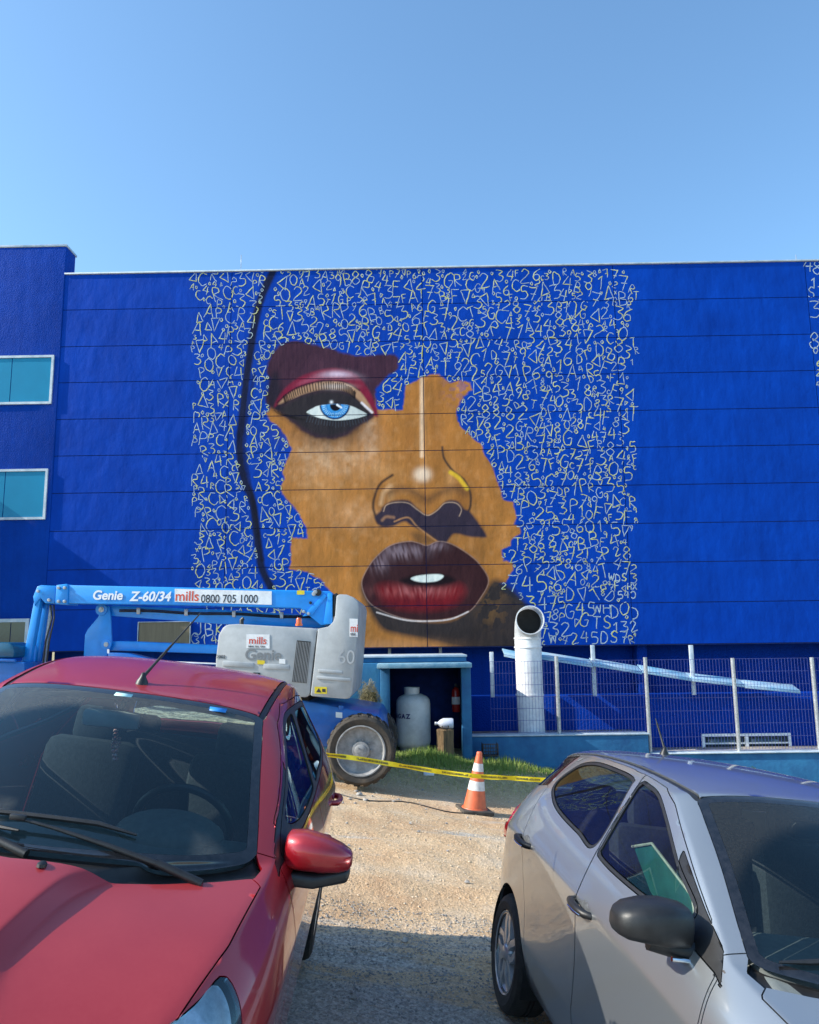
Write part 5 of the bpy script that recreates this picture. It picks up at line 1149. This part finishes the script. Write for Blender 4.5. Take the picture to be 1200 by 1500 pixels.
def pin(px_, py_, Y, r_, m=MB['steel'], par=lift):
    c = at(px_, py_, Y); lathe('pivot_pin', [(0, -.03), (r_*.6, -.03), (r_*.62, -.02), (r_, -.018), (r_, .02), (0, .02)], m, par, 20, Matrix.Translation(c) @ Matrix.Rotation(R(-90), 4, 'X'))
for a_ in ((149, 893, BY+.3, .085, GB), (149, 893, BY+.285, .04), (156, 944, BY+.3, .075, GB), (156, 944, BY+.285, .035), (478, 911, BY+.35, .06), (466, 868, BY-.01, .05, MB['black']), (462, 867, BY-.03, .03), (455, 883, BY-.01, .02, MB['black']), (460, 870, BY-.02, .03)): pin(*a_)
P3('gusset', [(474,870),(479,873),(457,901),(443,903)], BY-.03, .028, GB, lift, .006); P3('gusset', [(480,869),(487,868),(487,914),(474,914)], BY-.025, .023, GB, lift, .006)
P3('cable_carrier', [(487,872),(493,868),(497,878),(498,896),(492,903),(487,903)], BY+.02, .25, MB['black'])
for dz_ in (0, 2.2): tube('hydraulic_hose', [at(x, 893+dz_+.035*(x-175)+.8*math.sin(x*.05), BY+.34) for x in range(175, 470, 12)], .011, MB['black'], lift, 6)
for x in (200, 270, 340, 410): P3('hose_clamp', [(x,889.5+.03*(x-175)),(x+5,889.6+.03*(x-175)),(x+5,899+.03*(x-175)),(x,898.9+.03*(x-175))], BY+.32, .035, MB['steel'], lift, .003)
for x, y in ((86, 861), (86, 881), (95, 861), (95, 881), (56, 866), (72, 879), (445, 896), (452, 899)): pin(x, y, BY-.03, .022)
# lettering on the boom
sl_ = Matrix.Rotation(.0175, 4, 'Y')
def blet(s, px_, py_, h, m, **k):
    p = at(px_, py_, BY-.006); text('lettering', s, p, h, m, up_, M=Matrix.Translation(p) @ sl_ @ Matrix.Rotation(R(90), 4, 'X'), ext=.002, **k)
blet('Genie', 135, 878, .185, LET_W, bold=.005, shear=.12, sx=.98); blet('Z-60/34', 190, 880, .19, LET_W, bold=.005, shear=.2, sx=.95)
pq = [(256,862.5),(398,866),(398,886),(256,881.5)]; P3('phone_decal', pq, BY-.010, .008, MB['white'], up_, 0)
def blet2(s, px_, py_, h, m, **k):
    p = at(px_, py_, BY-.012); text('lettering', s, p, h, m, up_, M=Matrix.Translation(p) @ sl_ @ Matrix.Rotation(R(90), 4, 'X'), ext=.001, **k)
blet2('mills', 256, 880, .205, LET_R, bold=.002, sx=.95); blet2('0800 705 1000', 294, 882.5, .165, LET_K, sx=.83, bold=.001)
for q in ((435,865,446,871), (157,951,160,957)): P3('decal', [(q[0],q[1]),(q[2],q[1]),(q[2],q[3]),(q[0],q[3])], BY-.008, .006, YEL if q[0] > 400 else MB['white'], up_, 0)
# covers
c1 = P3('engine_cover', [(314,1006),(316,965),(320,930),(327,918),(334,915),(348,914),(400,917),(455,920),(465,922),(462,944),(457,985),(454,1018),(449,1022),(405,1019),(330,1010)], CY, 1.9, GG, lift, .045)
c2 = P3('counterweight', [(466,921),(481,918),(488,911),(491,902),(493,873),(497,870.5),(508,871),(518,875),(524,881),(526,889),(523,930),(520,972),(516,1016),(512,1023),(506,1024),(457,1020),(455,1018),(459,985)], CY-.03, 1.95, GG, lift, .05)
for pts in ([(326,968),(372,971),(372,979),(326,976)], [(386,972),(424,974),(424,982),(386,980)]): P3('pressed_rib', pts, CY-.012, .03, GG, c1, .011)
for pts in ([(466,980),(502,983),(502,988),(466,985)], [(464,990),(514,994),(514,999),(464,995)]): P3('pressed_rib', pts, CY-.045, .03, GG, c2, .011)
P3('grille_recess', [(435,938),(455.5,940),(449,1001),(428,999)], CY-.006, .02, MB['liner'], c1, .003)
for k in range(9):
    t = k/8; x0 = 435.8+18*t; x1 = 429.2+18*t; P3('grille_slat', [(x0,939.5+t*1.5),(x0+1.1,939.6+t*1.5),(x1+1.1,999+t*1.5),(x1,999+t*1.5)], CY-.014, .012, GG2, c1, 0)
P3('latch', [(371,985),(381,985.5),(381,996),(371,995.5)], CY-.012, .016, MB['black'], c1, .003); P3('latch_handle', [(373,987),(378,987),(378,992),(373,992)], CY-.018, .01, MB['steel'], c1, .003)
def sticker(par, Y, m, x0, y0, x1, y1): P3('decal', [(x0,y0),(x1,y0+.6),(x1,y1+.6),(x0,y1)], Y, .004, m, par, 0)
sticker(c1, CY-.006, MB['white'], 361, 929, 395, 949.5); 
def clet(s, px_, py_, h, m, Y, par, **k): p = at(px_, py_, Y); text('lettering', s, p, h, m, par, M=Matrix.Translation(p) @ Matrix.Rotation(.03, 4, 'Y') @ Matrix.Rotation(R(90), 4, 'X'), ext=.001, **k)
clet('mills', 364, 943, .135, LET_R, CY-.009, c1, bold=.001, sx=1.0); clet('0800 705 1000', 363.5, 948.2, .035, LET_K, CY-.009, c1, sx=1.08)
clet('Genie', 358, 966, .20, GG2, CY-.004, c1, bold=.004, sx=1.02, shear=.05); clet('2002', 317, 964, .06, LET_K, CY-.004, c1)
for q in ((377,967,388,973,YEL), (409,965,418,972,MB['white']), (361,999,378,1005,YEL), (379,1001,390,1006,MB['white']), (393,1002,404,1009,YEL)): sticker(c1, CY-.006, q[4], *q[:4])
sticker(c2, CY-.036, YEL, 461, 1006, 479, 1016); P3('warning_sign', [(463,1014),(471,1014.4),(467,1008)], CY-.038, .002, LET_K, c2, 0); P3('warning_mark', [(472,1009),(477,1009.3),(477,1014),(472,1013.7)], CY-.038, .002, LET_K, c2, 0)
sticker(c2, CY-.036, MB['white'], 512, 906, 524, 932.5); clet('mi', 513, 925.5, .15, LET_R, CY-.039, c2, bold=.001, sx=.72); clet('0800', 513, 931, .05, LET_K, CY-.039, c2, sx=.75)
clet('60', 494, 972, .26, mat('faint_grey_emboss', (.36, .38, .40), .5, noise=.05), CY-.034, c2, sx=.9)
tube('exhaust_stub', [at(354, 918, CY+.4), at(354, 908, CY+.4), at(357, 906, CY+.4)], .03, MB['black'], lift, 10)
bq = at(438, 917, CY+.25); lathe('warning_beacon', [(.05, 0), (.05, .03), (.04, .035), (.038, .09), (.028, .11), (0, .115)], ORNG, lift, 20, Matrix.Translation(bq))
# chassis and turntable
P3('turntable', [(330,1008),(452,1020),(452,1034),(330,1034)], CY+.25, 1.3, MB['liner'], lift, .02)
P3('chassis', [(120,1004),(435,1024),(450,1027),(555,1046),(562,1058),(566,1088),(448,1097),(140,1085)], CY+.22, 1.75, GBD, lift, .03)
P3('decal', [(492,1043),(501.5,1044),(501.5,1052),(492,1051)], CY+.212, .005, MB['white'], lift, 0); P3('lug', [(496,1033),(503,1034),(503,1041),(496,1040)], CY+.2, .08, GBD, lift, .01)
def lift_wheel(cx, cz, Yf, s):
    w = bpy.data.objects.new('wheel', None); col.objects.link(w); w.parent = lift; w.location = Vector((cx, Yf, cz))-base_of(lift); w.rotation_euler = (R(90) if s > 0 else R(-90), 0, 0)
    if 'lt' not in WH:
        rr, hw = .46, .19
        bmx = bmesh.new(); add_lathe(bmx, [(.315, 0), (.33, .012), (.40, .02), (.43, .0), (.44, -.03), (.44, -2*hw+.03), (.43, -2*hw), (.33, -2*hw), (.315, -2*hw)], 64)
        n_ = 22
        for k in range(n_):
            for side_ in (0, 1):
                a = 2*math.pi*(k+.5*side_)/n_; pts = []
                for (r_, t_, z_) in ((.436, -.068, .002), (.455, -.066, -.02), (.455, .066, -.02), (.436, .068, .002)): pts.append((r_, t_, z_))
                z0, z1 = (-.002, -hw*.98) if side_ == 0 else (-hw*1.02, -2*hw+.002)
                vA = [bmx.verts.new((r_*math.cos(a+t_), r_*math.sin(a+t_), z0-(.02 if r_ > .45 and side_ == 0 else 0))) for r_, t_, _ in pts]
                vB = [bmx.verts.new((r_*math.cos(a+t_+.10), r_*math.sin(a+t_+.10), z1+(.02 if r_ > .45 and side_ == 1 else 0))) for r_, t_, _ in pts]
                bmx.faces.new(vA); bmx.faces.new(vB[::-1])
                for q in range(4): bmx.faces.new((vA[q], vB[q], vB[(q+1) % 4], vA[(q+1) % 4]))
        to = bm_obj('tyre', bmx, MUD, None, angle=40)
        bmx = bmesh.new(); add_lathe(bmx, [(.318, .01), (.325, .02), (.31, .022), (.30, .0), (.285, -.05), (.24, -.065), (.12, -.06), (.115, -.02), (.11, .0), (.06, .005), (.0, .005)], 56)
        for k in range(9): a = k*2*math.pi/9; add_lathe(bmx, [(0, .0), (.012, .0), (.012, -.05)], 8, Matrix.Translation((.135*math.cos(a), .135*math.sin(a), -.035)))
        ro = bm_obj('rim', bmx, WHEEL, None, angle=35)
        bmx = bmesh.new(); add_lathe(bmx, [(0, .028), (.06, .027), (.078, .018), (.082, .0), (.082, -.03)], 32)
        for k in range(4): a = k*math.pi/2+.6; add_lathe(bmx, [(0, .034), (.009, .034), (.009, .02)], 8, Matrix.Translation((.045*math.cos(a), .045*math.sin(a), 0)))
        ho = bm_obj('hub', bmx, WHEEL, None, angle=35)
        WH['lt'], WH['lr'], WH['lh'] = to.data, ro.data, ho.data
        for o_ in (to, ro, ho): bpy.data.objects.remove(o_)
    put('tyre', WH['lt'], None, w); put('rim', WH['lr'], None, w); put('hub', WH['lh'], None, w)
wc = at(528.5, 1100, CY-.1)
lift_wheel(wc.x, wc.z, CY-.1, 1); lift_wheel(wc.x-2.5, wc.z+.08, CY-.1, 1); lift_wheel(wc.x, wc.z-.05, CY+2.05, -1); lift_wheel(wc.x-2.5, wc.z+.04, CY+2.05, -1)
for dx in (0, -2.5): tube('axle', [(wc.x+dx, CY+.1, wc.z), (wc.x+dx, CY+1.9, wc.z)], .09, GBD, lift, 12)
# basket end of the lift, at the left edge
bk = P3('basket_box', [(-30,941),(12,941),(19,945),(21,952),(20,964),(-30,964)], BY-.3, .5, mat('dark_teal_box', (.006, .09, .17), .4, coat=.3, noise=.15), lift, .04)
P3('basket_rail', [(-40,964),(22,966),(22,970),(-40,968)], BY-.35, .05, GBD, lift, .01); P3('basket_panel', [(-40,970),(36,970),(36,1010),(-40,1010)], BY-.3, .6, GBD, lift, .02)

# ------------------------------------------------------------------ dried bush, cone, tape, bits
CONE_O = mat('orange_cone_plastic', (.62, .13, .05), .5, noise=.14, nscale=12, bump=.1); CONE_W = mat('dirty_reflective_band', (.62, .60, .58), .45, noise=.15, nscale=20)
cc = ground_at(695, 1189); cgz = float(hgt(cc.x, cc.y)); CYY = cc.y
tilt = Matrix.Rotation(.115, 4, 'Y') @ Matrix.Rotation(R(12), 4, 'Z')
cone = thing('traffic_cone', 'orange and white traffic cone on a black base behind the yellow tape', 'traffic cone', (cc.x, cc.y, cgz-.005)); cone.rotation_euler = tilt.to_euler()
H_ = at(702, 1100, cc.y).z-cgz
rad = lambda z: .145*(1-(z-.05)/(H_-.05))+.032*((z-.05)/(H_-.05))
zz = [.05, .29*H_+.06, .50*H_, .72*H_-.005, .85*H_, H_]
bands = [('body', .045, .37*H_, CONE_O), ('white_band', .37*H_, .52*H_, CONE_W), ('body', .52*H_, .68*H_, CONE_O), ('white_band', .68*H_, .81*H_, CONE_W), ('body', .81*H_, .94*H_, CONE_O)]
for nm, z0, z1, m in bands:
    n_ = 5; pr = [(rad(z0+(z1-z0)*k/n_)+(.0015 if nm == 'white_band' else 0), z0+(z1-z0)*k/n_) for k in range(n_+1)]
    lathe(nm, pr, m, cone, 36, Matrix(), 60)
lathe('tip', [(rad(.94*H_), .94*H_), (.036, .945*H_), (.036, H_-.012), (.028, H_), (.0, H_)], CONE_O, cone, 28)
bmx = bmesh.new(); add_box(bmx, (0, 0, .025), (.40, .40, .045)); bevel(bmx, .012, 2); bmx2 = bm_obj('base', bmx, mat('worn_black_rubber', (.03, .028, .026), .8, c2=(.11, .09, .07), nscale=9, bump=.4), cone, angle=35)
lathe('skirt', [(.165, .047), (.16, .058), (.148, .062), (.146, .05)], CONE_O, cone, 36)
# barrier tape
TAPE = mat('yellow_barrier_tape', (.80, .60, .01), .4, noise=.08, nscale=10)
def ribbon(pts, w, m, name, parent=None, tw=.0, lift_=0):
    V = []; F_ = []; P = [Vector(p) for p in pts]; n = len(P)
    for i, p in enumerate(P):
        tt = tw*math.sin(i*.9)+tw*.6*math.sin(i*.37+1); u = Vector((0, math.sin(tt), math.cos(tt)))
        V += [p-u*w/2+Vector((0, lift_, 0)), p+u*w/2+Vector((0, lift_, 0))]
    for i in range(n-1): F_.append((2*i, 2*i+2, 2*i+3, 2*i+1))
    return mk(name, V, F_, m, parent, True)
tp = [(380,1092,8.5),(455,1103,8.6),(515,1110,8.7),(577,1120,8.8),(640,1130,8.85),(698,1137,8.85),(750,1140,8.85),(800,1143,8.85),(900,1148,8.8),(1010,1152,8.75),(1150,1157,8.7),(1400,1160,8.6)]
cur = spl([tuple(at(x, y, Y)) for x, y, Y in tp], 8)
tape = ribbon(cur, .05, TAPE, 'barrier_tape', None, .35); tag(tape, 'yellow barrier tape with black print strung low from the red car past the cone', 'barrier tape')
bpy.context.view_layer.update()
V = []; F_ = []
for i in range(2, len(cur)-2, 1):
    if i % 8 in (7, 0): continue
    n_ = 5
    for q in range(n_):
        t0 = (q+.1)/n_; t1 = (q+.5+.3*random.random())/n_
        pa = Vector(cur[i]).lerp(Vector(cur[i+1]), t0); pc = Vector(cur[i]).lerp(Vector(cur[i+1]), t1)
        tt = .35*math.sin(i*.9)+.21*math.sin(i*.37+1); u = Vector((0, math.sin(tt), math.cos(tt)))
        b0 = len(V)
        for p_ in (pa, pc): V += [p_-u*.011+Vector((0, -.003, 0)), p_+u*.011+Vector((0, -.003, 0))]
        F_.append((b0, b0+2, b0+3, b0+1))
o = mk('print', V, F_, LET_K, tape); tag(o, kind='stuff')
# dry bush on the annex
LEAFD = mat('dry_straw_foliage', (.20, .18, .08), .9, c2=(.34, .29, .17), nscale=20)
GRASS = mat('green_grass', (.10, .19, .025), .8, c2=(.26, .32, .08), nscale=3); DRYG = mat('dry_grass', (.46, .40, .20), .9, c2=(.28, .27, .11), nscale=3)
def blades(base_, hs, lean, wd, r):
    n = len(base_); V = np.zeros((n, 5, 3)); az = r.random(n)*2*math.pi; px_ = np.stack([np.cos(az), np.sin(az), 0*az], 1)*wd[:, None]
    la = r.random(n)*2*math.pi; L_ = np.stack([np.cos(la), np.sin(la), 0*la], 1)*(lean*hs)[:, None]
    up1 = np.stack([0*az, 0*az, hs], 1)
    V[:, 0] = base_-px_; V[:, 1] = base_+px_; V[:, 2] = base_-px_*.7+up1*.55+L_*.35; V[:, 3] = base_+px_*.7+up1*.55+L_*.35; V[:, 4] = base_+up1+L_
    F4 = []; F3 = []
    k = np.arange(n)*5
    return V.reshape(-1, 3), np.stack([k, k+1, k+3, k+2], 1), np.stack([k+2, k+3, k+4], 1)
def grass(name, pos, h, m, label, cat, r, lean=.5, w=.006, kind='stuff'):
    z = hgt(pos[:, 0], pos[:, 1]); B_ = np.stack([pos[:, 0], pos[:, 1], z-.01], 1)
    V, Q4, Q3 = blades(B_, h, lean*r.random(len(pos)), np.full(len(pos), w)*r.uniform(.6, 1.4, len(pos)), r)
    o = mk(name, V.tolist(), Q4.tolist()+Q3.tolist(), m); return tag(o, label, cat, None, kind)
r_ = np.random.default_rng(12)
def zone(n, x0, x1, y0, y1, cl=60, sp=.22):
    c = np.stack([r_.uniform(x0, x1, cl), r_.uniform(y0, y1, cl)], 1); k = r_.integers(0, cl, n); p = c[k]+r_.normal(0, sp, (n, 2))*np.array([1.4, .6]); return p
xg0, xg1 = at(577, 1110, 13).x, at(700, 1110, 13).x
pos = np.concatenate([zone(5200, xg0-.1, xg1+.1, 12.7, 13.4, 70), zone(9000, xg1, 7.5, 13.0, 13.85, 160, .2), zone(2500, -6, xg0, 12.9, 13.6, 60)])
pos = pos[(pos[:, 1] < 13.95)]; grass('green_grass', pos, r_.uniform(.03, .15, len(pos))*(.6+.8*(np.sin(pos[:, 0]*5)*.5+.5))*np.clip((pos[:, 1]-12.2)/1.0, .3, 1), GRASS, 'green grass growing along the foot of the shelter and low wall', 'grass', r_)
pos = np.concatenate([zone(6000, -5, 7, 12.0, 13.0, 150, .3), zone(1600, -1, 4, 11.7, 12.3, 60, .25)]); grass('dry_grass', pos, r_.uniform(.02, .07, len(pos)), DRYG, 'short dry grass fringe between the soil and the green grass', 'grass', r_, .9, .005)
bc = at(541, 1025, 13.35); n = 3800; v3 = r_.normal(0, 1, (n, 3)); v3 /= np.linalg.norm(v3, axis=1)[:, None]; rad3 = r_.random(n)**.4; v3 = v3*rad3[:, None]*np.array([.19, .13, .29])*(1+.18*np.sin(v3[:, [0]]*9+v3[:, [2]]*7))
V = []; F_ = []
for i in range(n):
    p = np.array([bc.x, bc.y, bc.z])+v3[i]; a = r_.random(3)-.5; a /= np.linalg.norm(a); a[2] = abs(a[2])*1.2; b = np.cross(a, r_.random(3)); b /= np.linalg.norm(b)
    L_ = r_.uniform(.02, .07); k = len(V); V += [p-b*.003, p+b*.003, p+a*L_]; F_.append((k, k+1, k+2))
bush = wthing('dried_bush', 'clump of dry straw-coloured weeds against the light blue wall', 'plant', (bc.x, bc.y, bc.z-.3)); o = mk('foliage', V, F_, LEAFD, bush); tag(o, kind='stuff')
boxp('core', bc.x-.10, bc.x+.12, bc.y-.02, bc.y+.1, bc.z-.22, bc.z+.12, mat('dark_twigs', (.05, .045, .02), .95, noise=.3), bush, .05)
tube('stem', [(bc.x, bc.y, float(hgt(bc.x, bc.y))-.02), (bc.x+.02, bc.y, bc.z-.3), (bc.x, bc.y, bc.z)], .015, BARK, bush, 6)
for px_, py_ in ((1104, 1143), (1119, 1148)):
    b_ = at(px_, py_+10, 13.9); w_ = wthing('wall_weed', 'thin pale weed sprouting by the low wall, %s of two behind the silver roof' % ('left' if px_ < 1110 else 'right'), 'weed', (b_.x, b_.y, b_.z))
    tube('stem', [(b_.x, 13.9, b_.z-.5), (b_.x+.01, 13.9, b_.z), (b_.x, 13.88, b_.z+.3)], .004, DRYG, w_, 5)
    V = []; F_ = []
    for k in range(60):
        p = np.array([b_.x, 13.89, b_.z+.3*r_.random()])+r_.normal(0, .03, 3); kk = len(V); V += [p, p+[.02, 0, .008], p+[.008, -.01, .026]]; F_.append((kk, kk+1, kk+2))
    o = mk('leaves', V, F_, GRASS, w_); tag(o, kind='stuff')
# loose stones and gravel
def pebbles(n, x0, x1, y0, y1, s0, s1, r):
    x = r.uniform(x0, x1, n); y = r.uniform(y0, y1, n); s = s0+(s1-s0)*r.random(n)**3
    base8 = np.array([(1,0,0),(-1,0,0),(0,1,0),(0,-1,0),(0,0,1),(0,0,-1)], float); z = hgt(x, y)
    J = base8[None]*r.uniform(.6, 1.2, (n, 6, 1))*s[:, None, None]*np.array([1, 1, .7]); a = r.random(n)*6.28; c, s_ = np.cos(a), np.sin(a)
    X = J[..., 0]*c[:, None]-J[..., 1]*s_[:, None]; Y = J[..., 0]*s_[:, None]+J[..., 1]*c[:, None]
    V = np.stack([X+x[:, None], Y+y[:, None], J[..., 2]+(z+s*.3)[:, None]], -1).reshape(-1, 3)
    T = np.array([(0,2,4),(2,1,4),(1,3,4),(3,0,4),(2,0,5),(1,2,5),(3,1,5),(0,3,5)]); return V, (T[None]+np.arange(n)[:, None, None]*6).reshape(-1, 3)
PB1 = mat('grey_crushed_stone', (.20, .19, .18), .9, c2=(.46, .43, .39), nscale=17); PB2 = mat('tan_gravel', (.50, .36, .22), .9, c2=(.68, .58, .44), nscale=15)
V, T = pebbles(30000, -1.2, 2.4, 2.6, 6.2, .003, .012, r_); o = mk('loose_gravel', V.tolist(), T.tolist(), PB1); tag(o, 'grey crushed stone scattered between the two cars', 'gravel', kind='stuff')
V, T = pebbles(15000, -3.5, 4.5, 6.0, 12.5, .004, .014, r_); o = mk('sandy_gravel', V.tolist(), T.tolist(), PB2); tag(o, 'tan gravel scattered over the sandy lot behind the cars', 'gravel', kind='stuff')
V, T = pebbles(260, -3.0, 3.5, 4.2, 12.5, .012, .034, r_); o = mk('scattered_stones', V.tolist(), T.tolist(), PB1); tag(o, 'larger grey stones scattered over the sandy lot', 'gravel', kind='stuff')
for k, (px_, py_, s) in enumerate(((527, 1165, .05), (535, 1173, .035), (522, 1160, .03))):
    q = ground_at(px_, py_); Y = q.y; bmx = bmesh.new(); bmesh.ops.create_icosphere(bmx, subdivisions=2, radius=s)
    for v in bmx.verts: v.co *= r_.uniform(.7, 1.2); v.co.z *= .5
    bmesh.ops.translate(bmx, verts=bmx.verts, vec=(q.x, Y, float(hgt(q.x, Y))+s*.3)); o = bm_obj('stone', bmx, PB1, None, smooth=True); tag(o, 'grey stone on the sand before the lift wheel, %s' % ('largest of three', 'nearest of three', 'smallest of three')[k], 'stone', 'stones on the sand')
tube_ = [(x, y, float(hgt(x, y))+.006) for x, y in [(at(px_, 1170, 9.7).x, 9.75-.0004*(px_-480)) for px_ in range(480, 700, 20)]]
tube_ = []
for px_ in range(470, 700, 15): q = ground_at(px_, 1161+.14*(px_-470)+3*math.sin(px_*.05)); tube_.append((q.x, q.y, q.z+.006))
cb = tube('ground_cable', tube_, .007, MB['black']); tag(cb, 'thin dark cable lying across the sand towards the traffic cone', 'cable')
# unseen shadow-casting wing added beyond the left edge; its roof shades the tower foot
wing = wthing('shadow_wing', 'unseen low blue wing added beyond the left edge to shade the tower foot', 'building', (-13, 14.5, 0)); 
boxp('shadow_wing_wall', -17, -10.2, 14.4, 15.9, -1, 5.9, STUCCO, wing, .02); boxp('shadow_wing_roof', -17.05, -10.15, 14.35, 15.95, 5.903, 5.96, MB['dirtywhite'], wing, .01)
